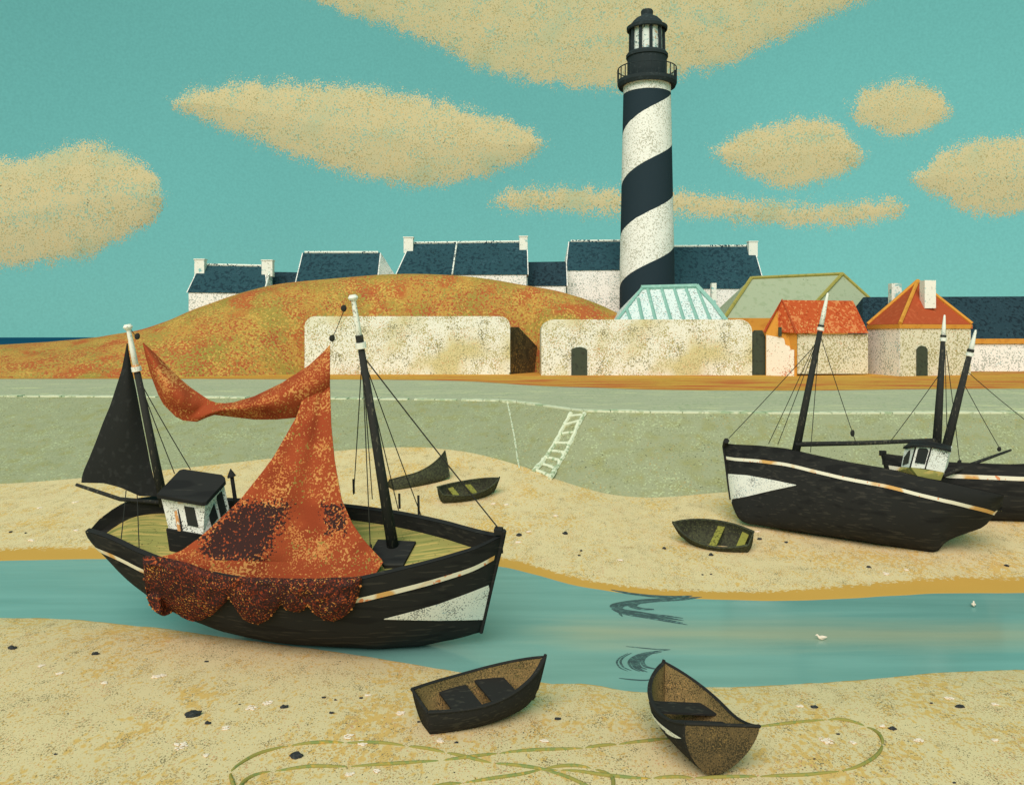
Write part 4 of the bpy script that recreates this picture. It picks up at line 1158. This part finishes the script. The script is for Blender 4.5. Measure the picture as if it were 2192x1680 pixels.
mB2t, mB2b = P(2022,674,31.3), P(2004,972,31.3)
mast_build(bb_, mB2t, mB2b, .19, .085, .17, band=[(.145,.16,1.25,'mast'), (.165,.188,1.3,'white')], truck=False, pointed=True)
part('boom', MB().tube([P(1703,951,32.1), P(1850,948,31.6), P(2002,942,31.2)], [.095,.085,.075], 8), M['mast'], bb_, smooth=True)
hB = mB1t.lerp(mB1b, .24)
lines_part(bb_, 'forestay', P(1750,733,31.9), P(1560,938,33.5), r=.015)
for x, y, Yx in [(1645,950,33),(1665,951,31.8),(1735,968,31.0),(1831,944,31.6)]:
    lines_part(bb_, 'shroud', hB, P(x,y,Yx), r=.014)
part('pulley_block', MB().blob(P(1825,927,31.6), (.085,.05,.13), n=10, rough=.1), M['line'], bb_)
for x0,y0,x1,y1 in [(2012,800,1908,942),(2023,740,2027,925),(2026,750,2040,865)]:
    lines_part(bb_, 'shroud', P(x0,y0,31.3), P(x1,y1,31.0), r=.014)
# wheelhouse of B
YW = 29.6
a0,a1,a2,a3 = P(1929,999,YW+.5), P(1947.5,1000,YW-.1), P(1980,1003,YW), P(2021,1011,YW+.1)
t0,t1,t2,t3 = P(1936,962,YW+.5), P(1960,956,YW-.1), P(1994,957.5,YW), P(2032,966,YW+.1)
bk_ = Vector((.85,1.4,0))
wb_ = part('wheelhouse', MB().add([a0,a1,a2,a3,a3+bk_,a0+bk_, t0,t1,t2,t3,t3+bk_,t0+bk_], [(0,1,7,6),(1,2,8,7),(2,3,9,8),(3,4,10,9),(4,5,11,10),(5,0,6,11),(11,10,9,8,7,6),(0,5,4,3,2,1)]), M['cabin'], bb_)
part('roof', MB().prism([P(1933,961,YW+.5),P(1958,957,YW-.2),P(1995,958,YW-.1),P(2036,968,YW),P(2036,958,YW+1.5),P(1990,947,YW+1.5),P(1953,946,YW+1.5)], (0,0,.07)), M['black'], wb_)
quadpart('window', [(1938,971),(1950,963),(1945,991),(1933,996)], wb_, 'glassdark', plane=(a0,a1,t1))
quadpart('window', [(1965,962),(1969,958.5),(1983,959.5),(1987,964),(1979,993),(1958,990)], wb_, 'glassdark', plane=(a1,a2,t2))
quadpart('seam', [(1992,957),(1994.5,957),(1981,1003),(1979,1003)], wb_, 'black', plane=(a1,a2,t2))
quadpart('seam', [(1959,956),(1961,956),(1949,1000),(1947,1000)], wb_, 'black', plane=(a1,a2,t2))
part('coaming', MB().hexa([P(1922,1008,YW+.4),P(1965,1020,YW-.1),P(2014,1028,YW+.1),P(1990,1010,YW+1.6)], [P(1929,999,YW+.5),P(1950,1000,YW-.12),P(2021,1011,YW+.08),P(1990,996,YW+1.6)]), M['deck'], bb_)

TC = [(0,-5.07,2.72,.12,.6),(.053,-4.52,2.63,.47,.12),(.105,-3.98,2.55,.72,.03),(.158,-3.43,2.46,.94,0),(.211,-2.88,2.38,1.13,0),(.263,-2.34,2.36,1.30,0),(.368,-1.24,2.32,1.55,0),(.474,-.15,2.29,1.69,0),(.579,.94,2.34,1.72,.01),(.684,2.04,2.40,1.65,.02),(.789,3.13,2.44,1.49,.04),(.842,3.68,2.47,1.38,.24),(.895,4.23,2.49,1.25,.54),(.947,4.77,2.51,1.10,1.05),(1,5.32,2.52,.92,2.0)]
OC = P(2170,1118,34.0); RC = pose(-3, -9)
HC = Hull(TC, OC, RC, lambda k_, fr: .40*max(0, 1-k_/.12)**1.5*fr)
bc_ = thing('fishing_boat', 'black fishing boat with a cream stripe, mostly hidden behind the two-masted one', 'fishing boat', (OC.x, OC.y, .4))
build_hull(bc_, HC, lambda k_: sinterp(k_, HC.c[2])-.45)
for sd_ in (-1, 1):
    part('stripe', shell_strip(HC, sd_, .01, .985, lambda k_: (t_for_w(HC,k_,sinterp(k_,HC.c[2])-.62), t_for_w(HC,k_,sinterp(k_,HC.c[2])-.46)), 90), M['stripe'], bc_)
part('stem_post', MB().box(tuple(HC.loc(-5.02,0,2.74)), (.24,.16,.2)), M['black'], bc_)
mC_t, mC_b = P(2089,706,33.6), P(2012,1010,34.0)
mast_build(bc_, mC_t, mC_b, .185, .105, .20, band=[(.135,.155,1.25,'mast'), (.16,.182,1.3,'white')], truck=False, pointed=True)
part('boom', MB().tube([P(2164,963,33.8), P(2081,993,33.4), P(2019,1019,33.0)], [.05,.075,.08], 8), M['mast'], bc_, smooth=True)
for x0,y0,x1,y1 in [(2071,796,2192,897),(2064,823,2139,958),(2045,906,2054,986)]:
    lines_part(bc_, 'stay', P(x0,y0,33.7), P(x1,y1,33.6), r=.015)
for x, y in [(2139,961),(2054,989)]:
    part('pulley_block', MB().blob(P(x,y,33.6), (.09,.05,.10), n=10, rough=.1), M['line'], bc_)

# ------------------------------------------------------------------ rowing boats
def skiff(label, O, yaw, heel, trim, L, B, D, shb=.55, shs=.12, rock=.10, stern=.72, hullm='skiff', inm='skiff_in', thm='skiff', thw=(.30,.60), stripe=False, bowp=None, flare=.8, thw_w=.13, transom=False):
    Rm = pose(yaw, heel, trim); O = Vector(O)
    t_ = thing('rowing_boat', label, 'rowing boat', tuple(O))
    def dims(s):
        u = -L/2+L*s
        if s < .42: b = stern+(1-stern)*math.sin(math.pi/2*s/.42)
        else: b = max(0, 1-((s-.42)/.58)**2.1)**.85
        b = max(.015, b*B/2)
        wr = D*(1+shb*max(0,(s-.3)/.7)**2.0+shs*max(0,(.5-s)/.5)**2)
        wk = rock*D*(2.4*max(0,(s-.45)/.55)**2.2 + .5*max(0,(.35-s)/.35)**2)
        return u, b, wr, wk
    def pt(s, tt, side, ins=0.0, low=0.0):
        u, b, wr, wk = dims(s)
        b2_ = max(.004, b-ins)
        v = b2_*math.sin(math.pi/2*tt)**flare
        w = wk+low+(wr-wk-low)*(1-math.cos(math.pi/2*tt))**.9
        u2 = u - .28*D*max(0,(s-.75)/.25)**1.5*(1-tt)*1.6 + (.25*D*max(0,(.12-s)/.12)*(1-tt))
        if ins: u2 = u2 - ins*.8*max(0,(s-.8)/.2) + ins*.8*max(0,(.1-s)/.1)
        return O+Rm@Vector((u2, side*v, w))
    mb = MB()
    for side in (-1, 1): mb.grid(lambda a, b: pt(a, b, side), 36, 10)
    for j in range(9):
        mb.quad(pt(0,j/9,-1), pt(0,(j+1)/9,-1), pt(0,(j+1)/9,1), pt(0,j/9,1))
    hl = part('hull', mb, M[hullm], t_, smooth=True)
    if transom:
        mb = MB()
        for j in range(9):
            d_ = Rm@Vector((-.015, 0, 0))
            mb.quad(pt(0,j/9,-1)+d_, pt(0,(j+1)/9,-1)+d_, pt(0,(j+1)/9,1)+d_, pt(0,j/9,1)+d_)
        part('transom', mb, M['transom'], t_)
    mb = MB()
    for side in (-1, 1): mb.grid(lambda a, b: pt(a, b, side, .05, .10*D), 36, 8)
    for j in range(9):
        mb.quad(pt(0,j/9,-1,.05,.1*D), pt(0,(j+1)/9,-1,.05,.1*D), pt(0,(j+1)/9,1,.05,.1*D), pt(0,j/9,1,.05,.1*D))
    part('planking', mb, M[inm], t_, smooth=True)
    mb = MB()
    for side in (-1, 1):
        mb.grid(lambda a, b: pt(a, 1, side).lerp(pt(a, 1, side, .06), b)+Rm@Vector((0,0,.012)), 36, 2)
        mb.tube([pt(a/30, 1, side) for a in range(31)], .028, 6)
    mb.tube([pt(0,1,-1), pt(0,1,1)], .03, 6)
    part('gunwale', mb, M[hullm], t_)
    for s in thw:
        u, b, wr, wk = dims(s)
        zt_ = wk+(wr-wk)*.72
        wd = L*thw_w/2
        q_ = []
        for uu in (-wd, wd):
            _, b2_, _, _ = dims(s+uu/L)
            q_.append((u+uu, b2_*.97-.02))
        c_ = [O+Rm@Vector((q_[0][0], q_[0][1], zt_)), O+Rm@Vector((q_[1][0], q_[1][1], zt_)), O+Rm@Vector((q_[1][0], -q_[1][1], zt_)), O+Rm@Vector((q_[0][0], -q_[0][1], zt_))]
        part('thwart', MB().prism(c_, Rm@Vector((0,0,-.04))), M[thm], t_)
    part('stem_post', MB().tube([pt(1,t0_/5,1)+Rm@Vector((.012,0,0)) for t0_ in range(6)]+[O+Rm@Vector((L/2+.01,0,dims(1)[2]+.05))], .035, 6), M[hullm], t_)
    if stripe:
        for side in (-1, 1):
            mb = MB().grid(lambda a, b: pt(.04+.62*a, .80+.055*(1-abs(2*a-1)**2)*(b-.5)*2, side, -.02), 24, 3)
            part('stripe', mb, M['white'], t_)
    return t_
def gz(x, y): 
    q_ = hit(x, y); return q_
# nearest, beside the channel
o1 = gz(1022, 1548)
skiff('tarred rowing boat on the near sand with broad stern, below the big boat bow', o1+Vector((.12,.28,-.04)), 26, 6, -2, 2.75, 1.3, .68, shb=.5, shs=.06, thw=(.33,.62), thw_w=.22)
o2 = gz(1478, 1640)
skiff('upright rowing boat pointing at the water with wide brown transom and white side stripe', o2+Vector((.07,.86,-.02)), 101, 7, -1, 2.75, 1.5, .70, shb=.42, shs=.45, stripe=True, stern=.92, thw=(.36,.62), thw_w=.17, transom=True, flare=1.35)
o3 = gz(1535, 1172)
skiff('green rowing boat on far sand below the grounded black boat bow', o3+Vector((0,.4,-.02)), 146, -32, -2, 2.95, 1.35, .62, shb=.35, stern=.55, hullm='skiff_green', inm='skiff_green', thm='thwart_green', thw=(.12,.45), thw_w=.09)
o4 = gz(1002, 1070)
skiff('green rowing boat with mossy seats, lower of the pair behind the net boat', o4+Vector((0,.4,-.02)), 28, 20, -3, 2.85, 1.2, .55, shb=.5, stern=.6, hullm='skiff_green', inm='skiff_green', thm='thwart_green', thw=(.25,.55), thw_w=.09)
o5 = gz(905, 1043)
skiff('dark rowing boat with high curved bow, upper of the pair behind the net boat', o5+Vector((0,.4,-.02)), 26, -30, -9, 3.1, 1.0, .55, shb=1.6, shs=.1, stern=.6, hullm='skiff_green', inm='skiff_green', thm='skiff_green', thw=(.4,))

# ------------------------------------------------------------------ ropes on the sand
def rope(label, path, r=.034, seg=.42, gapp=.35):
    pts = []
    for i in range(len(path)-1):
        (x0,y0),(x1,y1) = path[i], path[i+1]
        for kx in range(4):
            pts.append((x0+(x1-x0)*kx/4, y0+(y1-y0)*kx/4))
    pts.append(path[-1])
    # smooth
    for _ in range(3):
        pts = [pts[0]]+[((pts[i-1][0]+2*pts[i][0]+pts[i+1][0])/4, (pts[i-1][1]+2*pts[i][1]+pts[i+1][1])/4) for i in range(1, len(pts)-1)]+[pts[-1]]
    w = [P(x, y, 1) for x, y in pts]
    g = [hit(x, y, 12) for x, y in pts]
    # resample by length
    res = [g[0]]
    for q_ in g[1:]:
        while (q_-res[-1]).length > .06: res.append(res[-1]+(q_-res[-1]).normalized()*.06)
    mb = MB(); n_ = len(res); i = 0
    rad = []
    ph_ = 0.0; L_ = random.uniform(.6, 1.6)
    dips = []
    for q_ in res:
        ph_ += .06
        f_ = ph_/L_
        if f_ > 1: ph_ = 0; L_ = random.uniform(.6, 1.7); f_ = 0
        e_ = math.sin(math.pi*f_)**.45
        rad.append(r*(.45+.6*e_)); dips.append(-.035*(1-e_))
    path3 = [Vector((q_.x, q_.y, G(q_.x, q_.y)+.012+d_)) for q_, d_ in zip(res, dips)]
    mb.tube(path3, rad, 7)
    return tag(obj('rope', mb, M['rope'], smooth=True), label, 'rope')
rope('long olive rope laid in a wide loop under the striped rowing boat', [(504,1690),(491,1658),(496,1648),(509,1637),(538,1620),(559,1611),(604,1598),(654,1591),(712,1588),(762,1590),(799,1589),(849,1593),(903,1601),(961,1611),(1007,1623),(1036,1630),(1077,1635),(1148,1644),(1172,1649),(1202,1647),(1243,1651),(1293,1660),(1322,1662),(1364,1666),(1400,1665),(1449,1663),(1516,1665),(1623,1661),(1723,1660),(1752,1656),(1822,1647),(1855,1633),(1876,1619),(1888,1602),(1890,1581),(1876,1564),(1839,1548),(1797,1539),(1765,1540),(1731,1544),(1648,1553),(1615,1556),(1565,1560),(1480,1574),(1383,1587),(1334,1591),(1284,1597),(1222,1603),(1135,1606),(1069,1611),(1007,1621),(953,1626),(878,1633),(795,1638),(720,1641),(662,1640),(608,1648),(570,1651),(538,1661),(518,1676),(508,1695)])
rope('short olive rope curling over itself at the bottom edge, between the two near boats', [(905,1692),(950,1679),(994,1675),(1056,1666),(1119,1658),(1168,1643),(1222,1638),(1264,1642),(1301,1655),(1314,1668),(1312,1690)])
rope('loose olive rope end running off the bottom edge beside the curled rope', [(1168,1648),(1195,1656),(1222,1666),(1251,1680),(1275,1692)])

# ------------------------------------------------------------------ stones and shells
def stone(x, y, wpx, label, matn, flat=.45, name='stone', cat='stone', group=None, dep=.7):
    q_ = hit(x, y, 12); r = wpx/2*q_.y/F
    mb = MB().blob((q_.x, q_.y, q_.z+r*flat*.35), (r, r*dep, r*flat), seed=int(x+y), n=12, rough=.45)
    o = obj(name, mb, M[matn], smooth=False)
    tag(o, label, cat, group)
    return o
near_stones = [
 (27,1388,18,'flat dark stone nearest the water on the near sand, far from all boats'),
 (204,1400,17,'rounded dark stone on the near sand, below the black boat stern'),
 (442,1416,9,'tiny dark stone on the near sand just below the big hull and its net'),
 (414,1530,32,'largest dark stone on the beach, a long jagged grey one'),
 (445,1548,14,'small slanting dark stone right beside the largest jagged one'),
 (608,1514,18,'wide low dark stone with a peaked top, beside white shell patches'),
 (693,1493,9,'small dark stone, the first of a loose trio left of the near tarred boat'),
 (718,1498,7,'smallest pebble of the loose trio beside the near tarred rowing boat'),
 (773,1494,9,'square dark stone of the loose trio, touching a white shell'),
 (710,1526,11,'peaked small dark stone just below the loose trio of pebbles'),
 (635,1619,27,'bulky blue grey stone enclosed by the rope loop'),
 (119,1614,8,'thin slanting dark sliver of stone near the bottom corner of the sand'),
 (1194,1539,14,'dark pebble between the two near rowing boats'),
 (977,1589,9,'small dark stone just under the near tarred rowing boat'),
 (896,1545,8,'tiny stone against the stern of the near tarred rowing boat'),
 (1743,1514,15,'flat oval blue black stone above the rope loop end'),
 (2054,1513,19,'widest blue black stone on the near sand beyond the rope loop'),
 (1911,1560,17,'grey brown stone just outside the rope loop, beside a white shell'),
 (1794,1571,8,'small dark stone lying inside the rope loop end'),
 (1994,1505,7,'thin dark pebble beside the widest blue black stone'),
 (2043,1675,8,'small dark stone at the bottom edge of the beach beyond the rope'),
 (1579,1545,7,'tiny dark stone beside the striped rowing boat'),
 (1743,1624,6,'tiny pebble inside the rope loop, close to its lower side'),
 (513,1507,5,'pinhead dark pebble between the jagged stone and the shell patches')]
far_stones = [
 (1111,1146,13,'long dark stone on far sand, just off the net boat bow'),
 (1210,1142,11,'round dark stone on far sand, in line with the ladder foot'),
 (1244,1179,6,'upper of two tiny dark pebbles above the wet sand rim'),
 (1240,1189,6,'lower of two tiny dark pebbles above the wet sand rim'),
 (1422,1174,9,'dark stone on far sand, on the seaward side of the lone green boat'),
 (1522,1188,10,'dark leaf shaped stone just below the lone green rowing boat'),
 (1626,1154,9,'dark stone between the lone green boat and the grounded black hull'),
 (1683,1161,7,'upright dark pebble just under the grounded black hull'),
 (1504,1230,5,'tiny pebble near the wet sand, first of a pair below the lone green boat'),
 (1522,1229,5,'tiny pebble near the wet sand, second of a pair below the lone green boat'),
 (1860,1214,9,'dark stone on far sand below the middle of the grounded black hull'),
 (2155,1211,9,'dark stone on far sand beyond the grounded hull, near the picture edge'),
 (23,1139,7,'dark pebble on far sand beyond the net boat stern'),
 (55,1141,5,'tiny dark pebble on far sand, one of the few off the net boat stern')]
for s in near_stones: stone(*s, 'rock', group='dark stones on the sand')
for s in far_stones: stone(*s, 'rock', flat=.55, dep=1.2, group='dark stones on the sand')
def shells(x, y, w, label):
    """a cluster of small white shell fragments"""
    q_ = hit(x, y, 12); r = w/2*q_.y/F
    mb = MB(); n_ = max(10, int(w*.8))
    for i in range(n_):
        a = random.uniform(0, 6.28); d_ = random.uniform(0, 1)**.7*r*.85
        px_, py_ = q_.x+d_*math.cos(a), q_.y+d_*math.sin(a)*1.1
        s_ = random.uniform(.014, .034)*(q_.y/17)
        mb.blob((px_, py_, G(px_, py_)+.012), (s_*1.3, s_, s_*.4), seed=i+x, n=6)
    tag(obj('shell_patch', mb, M['shell'], fix=False), label, 'shells', 'white shell patches on the sand')
for s in [
 (89,1425,18,'white shell patch below the flat stone near the water'),
 (126,1442,14,'round white shell patch nearest the rounded dark stone'),
 (223,1462,14,'faint white shell patch below the rounded dark stone'),
 (340,1447,32,'wide white shell patch below the stern end of the big hull'),
 (484,1558,20,'white shell patch beside the small slanting stone'),
 (537,1515,26,'white shell patch between jagged stone and peaked stone, first of two'),
 (574,1505,24,'white shell patch touching the wide peaked stone, second of two'),
 (385,1596,42,'broadest white shell patch, below the largest jagged stone'),
 (442,1617,14,'small white shell patch just outside the rope bend'),
 (787,1488,12,'tiny white shell patch touching the square stone of the trio'),
 (747,1577,24,'white shell patch just above the rope, first of a touching pair'),
 (777,1590,28,'white shell patch lying across the rope, second of a touching pair'),
 (750,1656,20,'white shell patch at the bottom edge inside the rope loop, first of two'),
 (806,1650,16,'flat white shell patch at the bottom edge inside the rope loop, second of two'),
 (942,1585,20,'white shell patch below the near tarred rowing boat'),
 (1166,1586,18,'white shell patch just above the rope between the near boats'),
 (858,1527,20,'white shell patch at the stern of the near tarred rowing boat'),
 (1768,1586,38,'long white shell patch inside the rope loop end'),
 (1826,1589,15,'round white shell patch inside the rope loop end'),
 (1888,1554,15,'white shell patch touching the grey brown stone'),
 (1967,1585,19,'slanting white shell patch beyond the rope loop'),
 (2130,1507,16,'round white shell patch near the picture edge, upper one'),
 (2130,1584,14,'round white shell patch near the picture edge, lower one'),
 (2031,1494,22,'white shell patch beside the widest blue black stone'),
 (1712,1511,14,'thin white shell patch beside the flat oval stone'),
 (1110,1161,12,'white shell patch below the long stone off the net boat bow'),
 (1132,1138,8,'small white shell patch above the long stone off the net boat bow'),
 (1056,1078,9,'small white shell patch under the pair of far rowing boats, first'),
 (1084,1080,8,'small white shell patch under the pair of far rowing boats, second'),
 (1190,1104,10,'white shell patch on far sand below the ladder'),
 (1327,1199,9,'white shell patch close above the wet sand rim'),
 (1621,1138,8,'white shell patch beside the lone green rowing boat'),
 (1896,1228,14,'white shell patch on far sand below the grounded hull'),
 (1941,1220,10,'smaller white shell patch on far sand below the grounded hull keel'),
 (86,1087,9,'white shell patch on far sand left of the net boat sail, lower'),
 (162,1075,9,'white shell patch on far sand under the mizzen boom'),
 (163,1135,9,'white shell patch on far sand close to the net boat stern'),
 (69,1156,12,'white shell patch touching the wet sand behind the net boat')]:
    shells(*s)
# gulls afloat
def gull(x, y, label, yaw):
    q_ = P(x, y, H*F/(y-HZ)); c_ = Vector((q_.x, q_.y, .0))
    Rm = Matrix.Rotation(R_(yaw), 3, 'Z')
    t_ = thing('gull', label, 'gull', tuple(c_), 'gulls on the channel')
    def L_(v): return c_+Rm@Vector(v)
    part('body', MB().tube([L_((-.13,0,.07)), L_((-.09,0,.06)), L_((-.02,0,.05)), L_((.05,0,.06)), L_((.085,0,.10)), L_((.10,0,.125)), L_((.13,0,.12)), L_((.155,0,.115))], [.006,.025,.05,.045,.024,.026,.014,.004], 10), M['shell'], t_, smooth=True)
    for s_ in (-1, 1):
        part('wing', MB().tube([L_((.05,s_*.03,.08)), L_((-.03,s_*.045,.08)), L_((-.15,s_*.015,.085))], [.012,.024,.004], 6), M['shell'], t_)
gull(2084, 1298, 'small white gull on the channel close to the far wet sand', 60)
gull(1758, 1369, 'small white gull floating in the middle of the channel', 170)
# dark squiggly reflections, drawn as thin dark strips on the water
def painted_reflection(label, strokes):
    mb = MB()
    for st, w in strokes:
        pts = []
        for i in range(len(st)-1):
            for kx in range(5): 
                f_ = kx/5; pts.append((st[i][0]+(st[i+1][0]-st[i][0])*f_, st[i][1]+(st[i+1][1]-st[i][1])*f_))
        pts.append(st[-1])
        for _ in range(3): pts = [pts[0]]+[((pts[i-1][0]+2*pts[i][0]+pts[i+1][0])/4, (pts[i-1][1]+2*pts[i][1]+pts[i+1][1])/4) for i in range(1, len(pts)-1)]+[pts[-1]]
        n_ = len(pts)
        w3 = [P(x, y, H*F/(y-HZ)) for x, y in pts]
        for q_ in w3: q_.z = .004
        rr_ = [w*math.sin(math.pi*(i+.5)/n_)**.6+.004 for i in range(n_)]
        vs = []; fs = []
        for i, q_ in enumerate(w3):
            d_ = (w3[min(i+1,n_-1)]-w3[max(i-1,0)]).normalized(); s_ = Vector((-d_.y, d_.x, 0))
            vs += [q_-s_*rr_[i], q_+Vector((0,0,min(.02, rr_[i]*.4))), q_+s_*rr_[i]]
        for i in range(n_-1):
            fs += [(3*i,3*i+1,3*i+4,3*i+3), (3*i+1,3*i+2,3*i+5,3*i+4)]
        mb.add(vs, fs)
    return tag(obj('painted_reflection', mb, M['reflection_dark'], fix=False), label, 'painted_reflection', 'dark painted reflections on the channel')
def off(st, dx, dy): return [(x+dx, y+dy) for x, y in st]
A1 = [(1308,1262),(1340,1269),(1390,1275),(1440,1277),(1482,1275)]
A2 = [(1482,1276),(1440,1281),(1390,1283),(1350,1287),(1318,1293),(1312,1298),(1330,1306),(1365,1311),(1400,1317),(1440,1324),(1464,1328)]
A3 = [(1384,1284),(1365,1290),(1350,1297),(1372,1303),(1400,1304)]
A4 = [(1332,1319),(1326,1312),(1340,1307),(1362,1309),(1390,1314),(1430,1318),(1462,1323)]
painted_reflection('dark zigzag reflection painted on the water touching the far wet sand', [(A1,.10),(off(A1,20,3),.08),(A2,.12),(off(A2[:7],14,3),.09),(off(A2[5:],-2,5),.10),(off(A2[5:],8,9),.05),(A3,.12),(A4,.07)])
B1 = [(1340,1383),(1370,1386),(1400,1389),(1435,1390)]
B2 = [(1435,1390),(1400,1394),(1370,1399),(1352,1408),(1345,1418),(1352,1430),(1370,1437)]
B3 = [(1400,1396),(1380,1406),(1374,1416),(1380,1426),(1395,1430),(1415,1433)]
painted_reflection('thin dark swirl of reflections painted on the water just beyond the striped rowing boat', [(B1,.025),(B2,.035),(off(B2[2:],-18,-2),.025),(off(B2[2:],-26,-1),.02),(off(B2[1:],8,0),.045),(off(B2[1:],16,1),.04),(B3,.05),(off(B3[:5],-10,2),.05),([(1325,1451),(1350,1454),(1380,1456),(1400,1453)],.03)])

# ------------------------------------------------------------------ clouds: lens shaped bodies with a stippled fringe
# stippled vapour: opaque in the middle, breaking up into grains towards the rim (attribute 'dense')
cmn = M['cloud'].node_tree.nodes; cml = M['cloud'].node_tree.links
ca = cmn.new('ShaderNodeAttribute'); ca.attribute_name = 'dense'
ct = cmn.new('ShaderNodeTexCoord')
c1 = cmn.new('ShaderNodeTexNoise'); c1.inputs['Scale'].default_value = .85; c1.inputs['Detail'].default_value = 2; c1.inputs['Roughness'].default_value = .7
cml.new(ct.outputs['Object'], c1.inputs['Vector'])
c2_ = cmn.new('ShaderNodeTexNoise'); c2_.inputs['Scale'].default_value = .09; c2_.inputs['Detail'].default_value = 3
cml.new(ct.outputs['Object'], c2_.inputs['Vector'])
def cm(op, a, b_):
    nd = cmn.new('ShaderNodeMath'); nd.operation = op
    for i_, v in enumerate((a, b_)):
        if isinstance(v, (int, float)): nd.inputs[i_].default_value = v
        else: cml.new(v, nd.inputs[i_])
    return nd.outputs[0]
g_ = cm('ADD', cm('MULTIPLY', c1.outputs[0], 1.5), cm('MULTIPLY', c2_.outputs[0], .5))     # centred on 1.0
al = cm('ADD', cm('SUBTRACT', ca.outputs['Fac'], g_), 0.0)
cr = cmn.new('ShaderNodeMapRange'); cr.inputs[1].default_value = -.48; cr.inputs[2].default_value = -.38
cml.new(al, cr.inputs[0]); cml.new(cr.outputs[0], cmn['Principled BSDF'].inputs['Alpha'])
def cloud(label, top, bot, Yc, thick, seed, fleck=1.0, sz=1.0):
    x0, x1 = top[0][0]-26, top[-1][0]+26
    tx0, tx1 = top[0][0], top[-1][0]
    nx, nv = 240, 60
    vs, fs, den = [], [], []
    for sg in (-1, 1):
        k0 = len(vs)
        for j in range(nv):
            for i in range(nx):
                x = x0+(x1-x0)*i/(nx-1)
                yt, yb_ = sinterp(x, top)-28, sinterp(x, bot)+28
                y = yt+(yb_-yt)*j/(nv-1)
                d = min(y-yt-28, yb_-28-y)
                de = min(x-tx0, tx1-x)
                hx_, hy_ = min(d, 60), min(de, 60)
                d = min(d+6, de*.9+1)+7*N(x*.03, y*.03, seed)+4*N(x*.09, y*.09, seed)
                den.append(max(0.0, min(.88, .44+d/70.0-(.30 if sg > 0 else 0))))
                ed = max(0, min(1, (min(j, nv-1-j)/(nv-1)*2)))*max(0, min(1, min(i, nx-1-i)/(nx-1)*8))
                yy = Yc+sg*9.0*min(1, (max(p[1] for p in bot)-min(p[1] for p in top))/320)*(1-math.exp(-ed*2))
                vs.append(((x-1096)*yy/F, yy, H-(y-HZ)*yy/F))
        for j in range(nv-1):
            for i in range(nx-1):
                q_ = (k0+j*nx+i, k0+j*nx+i+1, k0+(j+1)*nx+i+1, k0+(j+1)*nx+i)
                fs.append(q_[::-1] if sg < 0 else q_)
    ux = Yc/F
    org = Vector(((x0+x1)/2*ux-1096*ux, Yc, H-(max(p[1] for p in bot)-HZ)*ux))
    me = bpy.data.meshes.new('cloud')
    me.from_pydata([(v[0]-org.x, v[1]-org.y, v[2]-org.z) for v in vs], [], fs)
    a_ = me.attributes.new('dense', 'FLOAT', 'POINT'); a_.data.foreach_set('value', den)
    me.materials.append(M['cloud'])
    for p in me.polygons: p.use_smooth = True
    o = bpy.data.objects.new('cloud', me); COL.objects.link(o); o.location = org
    ORG[o.name] = org
    tag(o, label, 'cloud', 'clouds')
    return o
YC = 700.0
cloud('huge pale cloud at the top of the sky behind the lighthouse lantern', [(600,-60),(690,-170),(1000,-230),(1400,-240),(1700,-200),(1850,-120),(1930,-50)], [(600,-50),(680,2),(745,32),(850,66),(950,108),(1030,148),(1100,168),(1200,183),(1330,192),(1440,165),(1560,140),(1640,100),(1710,66),(1780,34),(1850,2),(1930,-45)], YC+60, .14, 1)
cloud('long slanting pale oval cloud above the heath hill', [(368,222),(400,200),(430,190),(520,177),(650,179),(800,189),(930,214),(1060,249),(1130,275),(1168,303)], [(368,226),(430,255),(500,286),(600,325),(700,360),(800,386),(900,400),(1000,385),(1110,352),(1150,330),(1168,308)], YC, .16, 2)
cloud('two lobed pale cloud above the sea at the open end', [(-260,390),(-120,340),(0,344),(80,335),(120,318),(180,308),(220,310),(280,334),(320,362),(345,395),(352,420)], [(-260,420),(-150,540),(0,570),(100,565),(200,545),(240,520),(290,500),(320,480),(345,450),(352,426)], YC+20, .16, 3)
cloud('thin stretched band of pale cloud crossing behind the lighthouse shaft', [(1052,428),(1090,408),(1200,403),(1330,407),(1460,412),(1600,426),(1750,437),(1850,432),(1910,430),(1942,442)], [(1052,434),(1080,445),(1150,452),(1300,460),(1450,461),(1560,472),(1650,482),(1800,481),(1900,472),(1942,448)], YC-40, .25, 4, fleck=.8)
cloud('round topped pale cloud to the landward side of the lighthouse', [(1530,328),(1550,305),(1580,288),(1650,268),(1700,254),(1750,252),(1800,272),(1830,300),(1852,332)], [(1530,334),(1560,355),(1600,376),(1650,395),(1700,405),(1760,392),(1800,376),(1835,355),(1852,338)], YC+10, .16, 5)
cloud('smallest pale cloud, high and round', [(1818,230),(1835,206),(1860,190),(1900,176),(1935,172),(2000,190),(2025,212),(2042,232)], [(1818,238),(1835,262),(1870,278),(1920,292),(1960,290),(2000,272),(2028,255),(2042,238)], YC+30, .16, 6)
cloud('pale cloud running off the picture edge above the long dark roof', [(1955,380),(1980,355),(2010,332),(2045,315),(2080,301),(2192,292),(2300,300),(2400,350)], [(1955,388),(1975,404),(2020,428),(2060,448),(2100,460),(2192,457),(2300,440),(2400,360)], YC, .16, 7)
for o in list(COL.objects):
    if '_org' in o: del o['_org']
